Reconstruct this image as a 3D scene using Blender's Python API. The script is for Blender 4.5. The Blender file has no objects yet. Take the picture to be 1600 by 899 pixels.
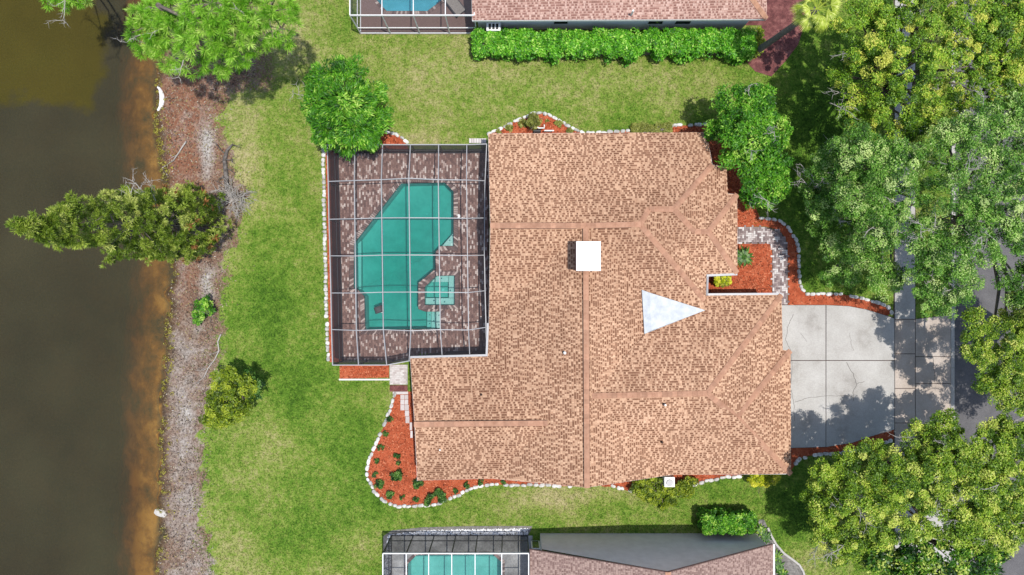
import bpy, math, random
import numpy as np
from mathutils import Vector, Matrix, noise as mnoise
from mathutils.geometry import tessellate_polygon

# ------------------------------------------------------------------ camera, sky, sun, exposure
scene = bpy.context.scene
C = scene.collection
CAM_H = 42.0            # drone height in metres
PPM = 25.0              # photo pixels per metre on the lawn
cam_d = bpy.data.cameras.new('camera'); cam = bpy.data.objects.new('camera', cam_d); C.objects.link(cam)
cam.location = (0, 0, CAM_H); cam.rotation_euler = (0, 0, 0)
cam_d.sensor_width = 36.0; cam_d.lens = 36.0 * CAM_H / 64.0
cam_d.clip_start = 0.5; cam_d.clip_end = 3000
scene.camera = cam

SUN_SHADOW = Vector((-0.200, 0.085, -1.0)).normalized()      # where the light goes
world = bpy.data.worlds.new('World'); scene.world = world; world.use_nodes = True
wn = world.node_tree.nodes; wl = world.node_tree.links
bg = wn['Background']; sky = wn.new('ShaderNodeTexSky'); sky.sky_type = 'NISHITA'; sky.sun_disc = False
elev = math.asin(-SUN_SHADOW.z); az = math.atan2(-SUN_SHADOW.x, -SUN_SHADOW.y)
sky.sun_elevation = elev; sky.sun_rotation = az
sky.air_density = 1.2; sky.dust_density = 1.5
wl.new(sky.outputs[0], bg.inputs[0]); bg.inputs[1].default_value = 0.15
sd = bpy.data.lights.new('sun', 'SUN'); so = bpy.data.objects.new('sun', sd); C.objects.link(so)
sd.energy = 4.2; sd.angle = math.radians(0.5); sd.color = (1.0, 0.96, 0.9)
so.rotation_euler = SUN_SHADOW.to_track_quat('-Z', 'Y').to_euler(); so.location = (20, -10, 60)
scene.view_settings.view_transform = 'Standard'; scene.view_settings.look = 'None'
scene.view_settings.exposure = 0.25; scene.view_settings.gamma = 1.0
scene.view_settings.use_curve_mapping = False

# ------------------------------------------------------------------ helpers
def lin(c):
    c = c / 255.0
    return c / 12.92 if c <= 0.04045 else ((c + 0.055) / 1.055) ** 2.4
def S(r, g, b, k=1.0):
    return (lin(r) * k, lin(g) * k, lin(b) * k, 1.0)
def V(px, py, h=0.0):
    """world point seen at photo pixel px,py when it stands at height h"""
    f = (CAM_H - h) / CAM_H / PPM
    return Vector(((px - 800) * f, (449.5 - py) * f, h))
def T(px, py, h=0.0):
    """plan coordinates in 1/25 m units"""
    return Vector(((px - 800) / PPM, (449.5 - py) / PPM, h))
R = random.Random(11)
NR = np.random.default_rng(5)

def tag(o, label=None, cat=None, group=None, kind=None):
    if label: o['label'] = label
    if cat: o['category'] = cat
    if group: o['group'] = group
    if kind: o['kind'] = kind
    return o
def empty(name, loc=(0, 0, 0), rz=0.0):
    o = bpy.data.objects.new(name, None); C.objects.link(o)
    o.location = loc; o.rotation_euler = (0, 0, rz); o.empty_display_size = 0.3
    return o
def link(name, me, mat=None, parent=None):
    if mat and not me.materials: me.materials.append(mat)
    o = bpy.data.objects.new(name, me); C.objects.link(o)
    if parent:
        o.parent = parent
        # geometry is authored in world space unless parent keeps identity
        o.matrix_parent_inverse = Matrix.Translation(-parent.location) if parent.type == 'EMPTY' and parent.get('_w') else Matrix()
    return o
def wempty(name, loc=(0, 0, 0)):
    """an Empty at the thing's base whose children are authored in world space"""
    o = empty(name, loc); o['_w'] = 1
    return o

class MB:
    def __init__(s): s.v = []; s.f = []; s.t = []
    def poly(s, pts, t=0.5):
        n = len(s.v); s.v += [tuple(p) for p in pts]; s.f.append(tuple(range(n, n + len(pts)))); s.t.append(t)
    def tris(s, loops, flip=False, t=0.5):
        flat = [p for l in loops for p in l]
        n = len(s.v); s.v += [tuple(p) for p in flat]
        for a, b, c in tessellate_polygon([[Vector(p) for p in l] for l in loops]):
            pa, pb, pc = (Vector(flat[i]) for i in (a, b, c))
            up = (pb - pa).cross(pc - pa).z >= 0
            s.f.append((n + a, n + b, n + c) if up else (n + a, n + c, n + b)); s.t.append(t)
    def prism(s, loop, z0, z1, t=0.5, bottom=False):
        lo = [Vector((p[0], p[1], z0)) for p in loop]; hi = [Vector((p[0], p[1], z1)) for p in loop]
        s.tris([hi], t=t)
        n = len(loop)
        area = sum(loop[i][0] * loop[(i + 1) % n][1] - loop[(i + 1) % n][0] * loop[i][1] for i in range(n))
        for i in range(n):
            j = (i + 1) % n
            q = [lo[i], lo[j], hi[j], hi[i]]
            s.poly(q if area > 0 else q[::-1], t)
        if bottom: s.tris([lo], t=t)
    def box(s, c, d, t=0.5, rz=0.0):
        cx, cy, cz = c; dx, dy, dz = d[0] / 2, d[1] / 2, d[2] / 2
        co, si = math.cos(rz), math.sin(rz)
        p = [(cx + x * co - y * si, cy + x * si + y * co, cz + z) for z in (-dz, dz) for x, y in ((-dx, -dy), (dx, -dy), (dx, dy), (-dx, dy))]
        n = len(s.v); s.v += p
        for f in ((3, 2, 1, 0), (4, 5, 6, 7), (0, 1, 5, 4), (1, 2, 6, 5), (2, 3, 7, 6), (3, 0, 4, 7)):
            s.f.append(tuple(n + i for i in f)); s.t.append(t)
    def beam(s, a, b, w, h, t=0.5):
        a = Vector(a); b = Vector(b); d = (b - a).normalized()
        up = Vector((0, 0, 1)) if abs(d.z) < 0.95 else Vector((1, 0, 0))
        sx = d.cross(up).normalized() * w / 2; sy = sx.cross(d).normalized() * h / 2
        n = len(s.v)
        for p in (a, b):
            s.v += [tuple(p - sx - sy), tuple(p + sx - sy), tuple(p + sx + sy), tuple(p - sx + sy)]
        for f in ((3, 2, 1, 0), (4, 5, 6, 7), (0, 1, 5, 4), (1, 2, 6, 5), (2, 3, 7, 6), (3, 0, 4, 7)):
            s.f.append(tuple(n + i for i in f)); s.t.append(t)
    def tube(s, pts, rad, sides=6, t=0.5):
        pts = [Vector(p) for p in pts]; n0 = len(s.v); m = len(pts)
        for i, p in enumerate(pts):
            d = (pts[min(i + 1, m - 1)] - pts[max(i - 1, 0)]).normalized()
            up = Vector((0, 0, 1)) if abs(d.z) < 0.9 else Vector((1, 0, 0))
            a = d.cross(up).normalized(); b = d.cross(a)
            for k in range(sides):
                an = 2 * math.pi * k / sides
                s.v.append(tuple(p + (a * math.cos(an) + b * math.sin(an)) * rad[i]))
        for i in range(m - 1):
            for k in range(sides):
                a = n0 + i * sides + k; b = n0 + i * sides + (k + 1) % sides
                s.f.append((a, b, b + sides, a + sides)); s.t.append(t)
        s.f.append(tuple(n0 + k for k in range(sides))[::-1]); s.t.append(t)
        s.f.append(tuple(n0 + (m - 1) * sides + k for k in range(sides))); s.t.append(t)
    def mesh(s, name, smooth=False):
        me = bpy.data.meshes.new(name); me.from_pydata(s.v, [], s.f)
        at = me.attributes.new('tint', 'FLOAT', 'FACE'); at.data.foreach_set('value', s.t)
        if smooth: me.polygons.foreach_set('use_smooth', [True] * len(s.f))
        me.update(); return me
    def build(s, name, mat, parent=None, smooth=False):
        return link(name, s.mesh(name, smooth), mat, parent)

def np_mesh(name, verts, k, tint):
    """verts (N*k,3): N separate k-gons"""
    n = len(verts) // k
    me = bpy.data.meshes.new(name)
    me.vertices.add(n * k); me.vertices.foreach_set('co', verts.astype(np.float32).ravel())
    me.loops.add(n * k); me.loops.foreach_set('vertex_index', np.arange(n * k, dtype=np.int32))
    me.polygons.add(n); me.polygons.foreach_set('loop_start', np.arange(0, n * k, k, dtype=np.int32))
    me.update(calc_edges=True)
    at = me.attributes.new('tint', 'FLOAT', 'FACE'); at.data.foreach_set('value', tint.astype(np.float32))
    me.validate(); return me

# ------------------------------------------------------------------ materials
def newmat(name):
    m = bpy.data.materials.new(name); m.use_nodes = True
    nt = m.node_tree; b = nt.nodes['Principled BSDF']
    return m, nt, b
def ramp(nt, fac, stops):
    r = nt.nodes.new('ShaderNodeValToRGB'); e = r.color_ramp.elements
    e[0].position, e[0].color = stops[0][0], stops[0][1]
    e[1].position, e[1].color = stops[-1][0], stops[-1][1]
    for p, c in stops[1:-1]:
        x = e.new(p); x.color = c
    nt.links.new(fac, r.inputs[0]); return r.outputs[0]
def noise(nt, scale, detail=4, rough=0.6, vec=None, out=0):
    n = nt.nodes.new('ShaderNodeTexNoise'); n.inputs['Scale'].default_value = scale
    n.inputs['Detail'].default_value = detail; n.inputs['Roughness'].default_value = rough
    if vec is None:
        vec = nt.nodes.new('ShaderNodeNewGeometry').outputs['Position']
    nt.links.new(vec, n.inputs['Vector']); return n.outputs[out]
def math_n(nt, op, a, b=0.5, clamp=False):
    m = nt.nodes.new('ShaderNodeMath'); m.operation = op; m.use_clamp = clamp
    for i, x in enumerate((a, b)):
        if isinstance(x, (int, float)): m.inputs[i].default_value = x
        else: nt.links.new(x, m.inputs[i])
    return m.outputs[0]
def mix(nt, fac, a, b, mode='MIX'):
    m = nt.nodes.new('ShaderNodeMix'); m.data_type = 'RGBA'; m.blend_type = mode
    for i, x in ((0, fac), (6, a), (7, b)):
        if isinstance(x, (int, float)): m.inputs[i].default_value = x
        elif isinstance(x, tuple): m.inputs[i].default_value = x
        else: nt.links.new(x, m.inputs[i])
    return m.outputs[2]
def attr(nt, name):
    a = nt.nodes.new('ShaderNodeAttribute'); a.attribute_name = name; return a.outputs['Fac']
def bump(nt, b, h, strength=0.4, dist=0.02):
    bn = nt.nodes.new('ShaderNodeBump'); bn.inputs['Strength'].default_value = strength; bn.inputs['Distance'].default_value = dist
    nt.links.new(h, bn.inputs['Height']); nt.links.new(bn.outputs[0], b.inputs['Normal'])
def noise_mat(name, stops, scale, detail=5, rough=0.85, bumps=0.4, bdist=0.02, fine=None, objrand=0.0, spec=0.3, famt=0.55):
    m, nt, b = newmat(name)
    n = noise(nt, scale, detail, 0.65)
    col = ramp(nt, n, stops)
    if fine:
        f = noise(nt, fine, 3, 0.7)
        col = mix(nt, famt, col, ramp(nt, f, [(0.25, (0.35, 0.35, 0.35, 1)), (0.75, (1.5, 1.5, 1.5, 1))]), 'MULTIPLY')
        n = f
    if objrand:
        oi = nt.nodes.new('ShaderNodeObjectInfo')
        col = mix(nt, objrand, col, ramp(nt, oi.outputs['Random'], [(0, (0.45, 0.45, 0.45, 1)), (1, (1.3, 1.3, 1.3, 1))]), 'MULTIPLY')
    nt.links.new(col, b.inputs['Base Color']); b.inputs['Roughness'].default_value = rough
    b.inputs['Specular IOR Level'].default_value = spec
    if bumps: bump(nt, b, n, bumps, bdist)
    return m
def tint_mat(name, stops, rough=0.85, nscale=3.0, namt=0.35, spec=0.3, bumps=0.0, big=None):
    m, nt, b = newmat(name)
    col = ramp(nt, attr(nt, 'tint'), stops)
    f = noise(nt, nscale, 4, 0.65)
    col = mix(nt, namt, col, ramp(nt, f, [(0.25, (0.5, 0.5, 0.5, 1)), (0.75, (1.4, 1.4, 1.4, 1))]), 'MULTIPLY')
    if big:
        g = noise(nt, big[0], 3, 0.55)
        col = mix(nt, big[1], col, ramp(nt, g, [(0.35, big[2]), (0.65, (1.12, 1.12, 1.12, 1))]), 'MULTIPLY')
    nt.links.new(col, b.inputs['Base Color']); b.inputs['Roughness'].default_value = rough
    b.inputs['Specular IOR Level'].default_value = spec
    if bumps: bump(nt, b, f, bumps, 0.01)
    return m
def leaf_mat(name, stops, trans=0.3, rough=0.5, patch=0.5, spec=0.35):
    m, nt, b = newmat(name)
    col = ramp(nt, attr(nt, 'tint'), stops)
    g = noise(nt, 0.9, 3, 0.6)
    col = mix(nt, patch, col, ramp(nt, g, [(0.3, (0.62, 0.68, 0.6, 1)), (0.7, (1.3, 1.25, 1.1, 1))]), 'MULTIPLY')
    nt.links.new(col, b.inputs['Base Color']); b.inputs['Roughness'].default_value = rough
    b.inputs['Specular IOR Level'].default_value = spec
    tr = nt.nodes.new('ShaderNodeBsdfTranslucent'); nt.links.new(col, tr.inputs[0])
    mx = nt.nodes.new('ShaderNodeMixShader'); mx.inputs[0].default_value = trans
    nt.links.new(b.outputs[0], mx.inputs[1]); nt.links.new(tr.outputs[0], mx.inputs[2])
    nt.links.new(mx.outputs[0], nt.nodes['Material Output'].inputs[0])
    return m
def screen_mat(name, opac, col):
    m, nt, b = newmat(name)
    b.inputs['Base Color'].default_value = col; b.inputs['Roughness'].default_value = 0.8
    b.inputs['Alpha'].default_value = opac
    return m
def plain(name, col, rough=0.5, metal=0.0, namt=0.25, nscale=6.0, spec=0.4):
    m, nt, b = newmat(name)
    f = noise(nt, nscale, 4, 0.6)
    c = mix(nt, namt, col, ramp(nt, f, [(0.3, (0.7, 0.7, 0.7, 1)), (0.7, (1.2, 1.2, 1.2, 1))]), 'MULTIPLY')
    nt.links.new(c, b.inputs['Base Color']); b.inputs['Roughness'].default_value = rough; b.inputs['Metallic'].default_value = metal
    b.inputs['Specular IOR Level'].default_value = spec
    return m

K = 0.57     # sunlit picture value -> base colour
def lawn_colour(nt):
    dry = attr(nt, 'dry')
    n1 = noise(nt, 0.35, 5, 0.62); n2 = noise(nt, 2.2, 4, 0.7); n3 = noise(nt, 9.0, 3, 0.7)
    d = math_n(nt, 'ADD', dry, math_n(nt, 'MULTIPLY', math_n(nt, 'SUBTRACT', n1, 0.5), .95))
    d = math_n(nt, 'ADD', d, math_n(nt, 'MULTIPLY', math_n(nt, 'SUBTRACT', n2, 0.5), 1.05))
    d = math_n(nt, 'ADD', d, math_n(nt, 'MULTIPLY', math_n(nt, 'SUBTRACT', n3, 0.5), 0.9))
    return ramp(nt, d, [(0.0, S(68, 108, 26, K)), (0.3, S(108, 148, 46, K)), (0.52, S(144, 166, 72, K)), (0.75, S(178, 178, 112, K)), (1.0, S(204, 192, 146, K))]), n3
def make_ground_mat():
    m, nt, b = newmat('lawn_and_shore')
    lawn, n3 = lawn_colour(nt)
    n1 = noise(nt, 1.2, 6, 0.7); n2 = noise(nt, 7.0, 5, 0.75)
    litter = ramp(nt, n2, [(0.28, S(60, 50, 42, K)), (0.42, S(118, 98, 84, K)), (0.58, S(160, 138, 120, K)), (0.72, S(204, 188, 172, K))])
    rust = ramp(nt, n2, [(0.25, S(96, 58, 44, K)), (0.5, S(156, 106, 82, K)), (0.75, S(196, 160, 130, K))])
    rf = math_n(nt, 'ADD', attr(nt, 'rust'), math_n(nt, 'MULTIPLY', math_n(nt, 'SUBTRACT', n1, 0.5), 1.2), True)
    dirt = mix(nt, rf, litter, rust)
    sf = math_n(nt, 'ADD', attr(nt, 'sand'), math_n(nt, 'MULTIPLY', math_n(nt, 'SUBTRACT', noise(nt, .7, 5, .7), 0.5), 2.6), True)
    sandc = ramp(nt, n2, [(0.3, S(112, 104, 98, K)), (0.5, S(190, 182, 174, K)), (0.66, S(236, 230, 224, K))])
    dirt = mix(nt, sf, dirt, sandc)
    df = math_n(nt, 'ADD', attr(nt, 'dirt'), math_n(nt, 'MULTIPLY', math_n(nt, 'SUBTRACT', n1, 0.5), 0.9))
    df = math_n(nt, 'ADD', df, math_n(nt, 'MULTIPLY', math_n(nt, 'SUBTRACT', n2, 0.5), 0.7))
    df = ramp(nt, df, [(0.4, (0, 0, 0, 1)), (0.6, (1, 1, 1, 1))])
    col = mix(nt, df, lawn, dirt)
    wf_ = math_n(nt, 'ADD', attr(nt, 'wet'), math_n(nt, 'MULTIPLY', math_n(nt, 'SUBTRACT', n2, 0.5), 0.8), True)
    col = mix(nt, wf_, col, ramp(nt, n2, [(0.3, S(46, 38, 30, K)), (0.55, S(92, 74, 52, K)), (0.72, S(150, 130, 70, K))]))
    bed = ramp(nt, noise(nt, 0.55, 5, 0.65), [(0.34, S(84, 64, 34, K)), (0.5, S(190, 126, 46, K)), (0.62, S(250, 184, 84, K))])
    col = mix(nt, attr(nt, 'bed'), col, bed)
    nt.links.new(col, b.inputs['Base Color']); b.inputs['Roughness'].default_value = 0.95; b.inputs['Specular IOR Level'].default_value = 0.15
    h = math_n(nt, 'ADD', n2, n3); bump(nt, b, h, 0.6, 0.05)
    return m
def make_blade_mat():
    m, nt, b = newmat('grass_blade')
    lawn, n3 = lawn_colour(nt)
    col = mix(nt, 1.0, lawn, ramp(nt, attr(nt, 'tint'), [(0, (0.5, 0.55, 0.45, 1)), (1, (1.5, 1.45, 1.45, 1))]), 'MULTIPLY')
    nt.links.new(col, b.inputs['Base Color']); b.inputs['Roughness'].default_value = 0.7; b.inputs['Specular IOR Level'].default_value = 0.2
    tr = nt.nodes.new('ShaderNodeBsdfTranslucent'); nt.links.new(col, tr.inputs[0])
    mx = nt.nodes.new('ShaderNodeMixShader'); mx.inputs[0].default_value = 0.3
    nt.links.new(b.outputs[0], mx.inputs[1]); nt.links.new(tr.outputs[0], mx.inputs[2])
    nt.links.new(mx.outputs[0], nt.nodes['Material Output'].inputs[0])
    return m

M = {}
M['ground'] = make_ground_mat(); M['blade'] = make_blade_mat()
M['shingle'] = tint_mat('shingle_blend', [(0.0, S(138, 97, 74, K)), (0.36, S(170, 125, 99, K)), (0.45, S(207, 162, 131, K)), (1.0, S(240, 197, 163, K))], 0.9, 5.0, 0.28, 0.15, 0.0, (0.16, 0.7, (0.80, 0.78, 0.78, 1)))
M['shingle_pink'] = tint_mat('faded_shingle', [(0.0, S(158, 116, 104, K)), (0.35, S(180, 136, 122, K)), (0.5, S(216, 174, 158, K)), (1.0, S(236, 200, 184, K))], 0.9, 5.0, 0.28, 0.15, 0.0, (0.16, 0.4, (0.85, 0.83, 0.83, 1)))
M['shingle_dull'] = tint_mat('weathered_shingle', [(0.0, S(140, 112, 104, K)), (0.4, S(160, 132, 124, K)), (0.55, S(178, 150, 140, K)), (1.0, S(196, 168, 156, K))], 0.9, 5.0, 0.28, 0.15, 0.0, (0.16, 0.4, (0.85, 0.83, 0.83, 1)))
M['roofbase'] = noise_mat('roof_underlay', [(0.3, S(176, 132, 108, K)), (0.7, S(206, 158, 130, K))], 6)
M['cap'] = noise_mat('ridge_cap_shingle', [(0.3, S(190, 140, 112, K)), (0.7, S(218, 168, 138, K))], 4, objrand=0.3, bumps=0.2)
M['vent'] = plain('dark_vent', S(70, 50, 42, K), 0.8)
M['stucco'] = noise_mat('cream_stucco', [(0.3, S(214, 208, 200, K)), (0.7, S(232, 228, 222, K))], 3, bumps=0.2, fine=30)
M['greywall'] = noise_mat('grey_stucco', [(0.3, (.62, .56, .53, 1)), (0.7, (.74, .68, .65, 1))], 1.5, bumps=0.2)
M['white'] = plain('white_paint', (0.66, 0.66, 0.65, 1), 0.45)
M['palewall'] = noise_mat('pale_stucco', [(0.3, (.72, .72, .73, 1)), (0.7, (.82, .82, .83, 1))], 1.5, bumps=0.2)
M['alu'] = plain('white_aluminium', (0.28, 0.28, 0.29, 1), 0.4)
M['whitecap'] = plain('white_chimney_cap', (0.72, 0.72, 0.72, 1), 0.5, namt=0.08)
M['chimney'] = noise_mat('chimney_stucco', [(0.3, S(150, 116, 110, K)), (0.7, S(180, 146, 136, K))], 4)
M['metal'] = noise_mat('painted_metal_flashing', [(0.3, (0.30, 0.33, 0.36, 1)), (0.7, (0.46, 0.48, 0.50, 1))], 2.2, rough=0.5, bumps=0.05)
M['bronze'] = plain('dark_frame', (0.03, 0.03, 0.035, 1), 0.5)
M['screen'] = screen_mat('insect_screen', 0.15, (0.05, 0.05, 0.06, 1))
M['screenwall'] = screen_mat('darkened_wall_screen', 0.80, (0.022, 0.024, 0.032, 1))  # ordinary wall mesh; its dark grazing look is put into colour and opacity
M['screenlite'] = screen_mat('clear_screen', 0.22, (0.05, 0.05, 0.06, 1))
M['screenmid'] = screen_mat('wall_screen', 0.55, (0.02, 0.02, 0.025, 1))
M['paver'] = tint_mat('pool_paver', [(0.0, S(124, 96, 90, K)), (0.5, S(158, 124, 114, K)), (0.8, S(178, 144, 133, K)), (0.88, S(208, 182, 172, K)), (1.0, S(244, 226, 216, K))], 0.85, 8.0, 0.35)
M['coping'] = tint_mat('coping_paver', [(0.0, S(110, 90, 88, K)), (0.6, S(150, 124, 118, K)), (1.0, S(222, 202, 192, K))], 0.8, 8.0, 0.3)
M['joint'] = noise_mat('sand_joint', [(0.3, S(84, 70, 66, K)), (0.7, S(110, 92, 86, K))], 8)
M['plaster'] = noise_mat('pool_plaster', [(0.3, (0.32, 0.43, 0.40, 1)), (0.7, (0.50, 0.58, 0.55, 1))], 1.1, rough=0.7, bumps=0.1)
M['plasterpale'] = noise_mat('pale_pool_step', [(0.3, (0.42, 0.50, 0.47, 1)), (0.7, (0.50, 0.58, 0.55, 1))], 3, rough=0.7, bumps=0.1)
M['tile'] = plain('waterline_tile', (0.03, 0.10, 0.12, 1), 0.3)
M['mulch'] = noise_mat('red_mulch', [(0.25, S(150, 68, 36, K)), (0.5, S(200, 96, 58, K)), (0.75, S(226, 128, 88, K))], 1.6, fine=22, bumps=0.8, bdist=0.03)
M['chip'] = tint_mat('mulch_chip', [(0.0, S(112, 50, 30, K)), (0.5, S(204, 98, 58, K)), (1.0, S(240, 152, 112, K))], 0.9, 3.0, 0.3)
M['darkmulch'] = noise_mat('maroon_mulch', [(0.25, S(84, 44, 44, K)), (0.5, S(132, 78, 76, K)), (0.75, S(176, 120, 112, K))], 2.5, fine=20, bumps=0.8, bdist=0.03)
M['stone'] = noise_mat('whitewashed_stone', [(0.3, (0.28, 0.27, 0.25, 1)), (0.6, (0.62, 0.61, 0.58, 1))], 5.0, bumps=0.4, objrand=0.6)
M['greystone'] = noise_mat('grey_gravel', [(0.3, S(110, 106, 102, K)), (0.7, S(170, 166, 160, K))], 5, fine=18, bumps=0.6, bdist=0.03)
M['gravelchip'] = tint_mat('white_gravel', [(0.0, S(120, 116, 112, K)), (0.4, (.55, .55, .55, 1)), (1.0, (0.82, 0.82, 0.82, 1))], 0.8, 4, 0.2)
M['concrete'] = noise_mat('concrete', [(0.25, S(168, 162, 155, K)), (0.45, S(204, 200, 194, K)), (0.75, S(224, 221, 216, K))], 0.5, detail=7, fine=14, famt=.25, bumps=0.15, bdist=0.005, rough=0.9)
M['warmconcrete'] = noise_mat('warm_concrete', [(0.25, S(186, 170, 156, K)), (0.5, S(214, 198, 184, K)), (0.75, S(230, 218, 208, K))], 0.6, detail=7, fine=14, famt=.25, bumps=0.15, bdist=0.005, rough=0.9)
M['greyconcrete'] = noise_mat('stained_concrete', [(0.3, S(130, 130, 128, K)), (0.5, S(176, 176, 174, K)), (0.7, S(216, 216, 214, K))], 0.8, detail=6, fine=12, bumps=0.1)
M['asphalt'] = noise_mat('asphalt', [(0.3, (0.075, 0.072, 0.075, 1)), (0.7, (0.125, 0.12, 0.122, 1))], 0.8, detail=6, fine=24, bumps=0.3)
M['crack'] = plain('crack_filler', S(116, 110, 106, K), 0.9)
M['pathpaver'] = tint_mat('path_paver', [(0.0, S(136, 118, 118, K)), (0.45, S(186, 168, 164, K)), (0.7, S(224, 212, 208, K)), (1.0, S(246, 240, 236, K))], 0.85, 8.0, 0.2)
M['bark'] = noise_mat('grey_bark', [(0.3, S(104, 92, 82, K)), (0.7, S(158, 146, 134, K))], 5, bumps=0.5)
M['deadwood'] = noise_mat('bleached_wood', [(0.3, S(176, 168, 160, K)), (0.7, S(226, 220, 214, K))], 5, bumps=0.4)
M['darkwood'] = noise_mat('weathered_log', [(0.3, S(70, 62, 58, K)), (0.7, S(150, 142, 136, K))], 5, bumps=0.5)
M['palmtrunk'] = noise_mat('palm_trunk', [(0.3, S(112, 104, 98, K)), (0.7, S(158, 150, 142, K))], 6, bumps=0.5)
M['glass'] = plain('dark_window', (0.02, 0.025, 0.03, 1), 0.08, namt=0.1, spec=0.6)
M['black'] = plain('black_plastic', (0.012, 0.012, 0.014, 1), 0.5)
M['fabric'] = noise_mat('grey_sling_fabric', [(0.3, S(150, 142, 136, K)), (0.7, S(180, 172, 164, K))], 10, bumps=0.1)
KL = 0.88
LF = {
 'oak_yellow': leaf_mat('yellow_oak_leaf', [(0, S(62, 98, 18, KL)), (0.35, S(110, 154, 34, KL)), (0.7, S(152, 188, 54, KL)), (1, S(206, 208, 92, KL))], patch=0.6),
 'oak_grey': leaf_mat('grey_oak_leaf', [(0, S(48, 86, 22, KL)), (0.4, S(90, 144, 42, KL)), (0.75, S(140, 186, 76, KL)), (1, S(198, 218, 142, KL))], patch=0.6),
 'oak_lime': leaf_mat('lime_oak_leaf', [(0, S(62, 96, 18, KL)), (0.4, S(112, 150, 30, KL)), (0.75, S(166, 192, 60, KL)), (1, S(208, 214, 108, KL))], patch=0.6),
 'glossy': leaf_mat('glossy_dark_leaf', [(0, S(24, 56, 14, KL)), (0.5, S(62, 112, 24, KL)), (0.85, S(124, 164, 44, KL)), (1, S(190, 204, 100, KL))], rough=0.35),
 'bright': leaf_mat('bright_green_leaf', [(0, S(32, 78, 12, KL)), (0.45, S(72, 138, 22, KL)), (0.8, S(118, 180, 40, KL)), (1, S(180, 214, 96, KL))], patch=0.45),
 'hedge': leaf_mat('hedge_leaf', [(0, S(38, 92, 14, KL)), (0.45, S(84, 160, 26, KL)), (0.8, S(130, 200, 50, KL)), (1, S(190, 228, 110, KL))], patch=0.4),
 'pine': leaf_mat('pine_needle', [(0, S(64, 118, 24, KL)), (0.4, S(112, 176, 40, KL)), (0.8, S(158, 212, 66, KL)), (1, S(206, 232, 126, KL))], patch=0.3),
 'conifer': leaf_mat('conifer_needle', [(0, S(58, 80, 20, KL)), (0.4, S(110, 138, 38, KL)), (0.8, S(160, 180, 70, KL)), (1, S(198, 206, 116, KL))], patch=0.4),
 'rustleaf': leaf_mat('dead_needle', [(0, S(120, 74, 40, KL)), (1, S(196, 140, 92, KL))]),
 'olive': leaf_mat('olive_shrub_leaf', [(0, S(62, 84, 12, KL)), (0.5, S(112, 138, 22, KL)), (1, S(178, 190, 58, KL))], patch=0.5),
 'yellow': leaf_mat('yellow_shrub_leaf', [(0, S(120, 140, 16, KL)), (0.5, S(190, 200, 26, KL)), (1, S(232, 226, 80, KL))], patch=0.3),
 'moss': leaf_mat('low_groundcover_leaf', [(0, S(98, 104, 40, KL)), (0.5, S(138, 146, 62, KL)), (1, S(176, 178, 100, KL))], patch=0.4),
 'weed': leaf_mat('waterline_weed', [(0, S(92, 84, 30, KL)), (0.5, S(150, 140, 52, KL)), (1, S(196, 188, 84, KL))]),
 'dark': leaf_mat('dark_green_leaf', [(0, S(20, 54, 16, KL)), (0.5, S(52, 96, 30, KL)), (1, S(110, 150, 66, KL))], patch=0.3),
 'palm': leaf_mat('palm_leaf', [(0, S(128, 150, 36, KL)), (0.5, S(176, 196, 60, KL)), (1, S(220, 226, 130, KL))], patch=0.2),
}
def water_mat(name, alpha, murk, absorb, dens, rscale, ripple):
    m, nt, b = newmat(name)
    b.inputs['Base Color'].default_value = murk; b.inputs['Roughness'].default_value = 0.04
    b.inputs['IOR'].default_value = 1.33; b.inputs['Alpha'].default_value = alpha
    n = noise(nt, rscale, 3, 0.5); bump(nt, b, n, ripple, 0.03)
    va = nt.nodes.new('ShaderNodeVolumeAbsorption'); va.inputs['Color'].default_value = absorb; va.inputs['Density'].default_value = dens
    nt.links.new(va.outputs[0], nt.nodes['Material Output'].inputs['Volume'])
    return m
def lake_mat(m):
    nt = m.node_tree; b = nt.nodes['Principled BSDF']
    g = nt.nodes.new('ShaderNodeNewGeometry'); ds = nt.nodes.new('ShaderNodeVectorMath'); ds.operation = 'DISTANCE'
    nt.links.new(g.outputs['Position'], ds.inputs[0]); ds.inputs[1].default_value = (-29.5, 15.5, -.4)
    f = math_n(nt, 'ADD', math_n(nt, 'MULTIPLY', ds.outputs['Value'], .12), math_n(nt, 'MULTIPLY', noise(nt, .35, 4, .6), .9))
    reflection_tint = ramp(nt, f, [(.88, (.118, .100, .020, 1)), (1.36, (.082, .075, .042, 1))])  # olive patch imitates a tree reflection, put into the water colour
    nt.links.new(mix(nt, .5, reflection_tint, ramp(nt, noise(nt, .2, 3, .5), [(.3, (.7, .7, .7, 1)), (.7, (1.3, 1.3, 1.2, 1))]), 'MULTIPLY'), b.inputs['Base Color']); return m
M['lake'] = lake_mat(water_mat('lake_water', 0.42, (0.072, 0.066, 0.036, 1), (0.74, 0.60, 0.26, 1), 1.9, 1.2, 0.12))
M['poolwater'] = water_mat('pool_water', 0.12, (0.05, 0.30, 0.28, 1), (0.10, 0.81, 0.76, 1), 1.15, 1.8, 0.35)
M['poolpale'] = water_mat('pale_pool_water', 0.12, (0.08, 0.40, 0.37, 1), (0.16, 0.92, 0.88, 1), 0.50, 1.8, 0.35)
M['poolblue'] = water_mat('blue_pool_water', 0.12, (0.05, 0.30, 0.40, 1), (0.05, 0.78, 0.95, 1), 0.62, 1.8, 0.35)

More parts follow.
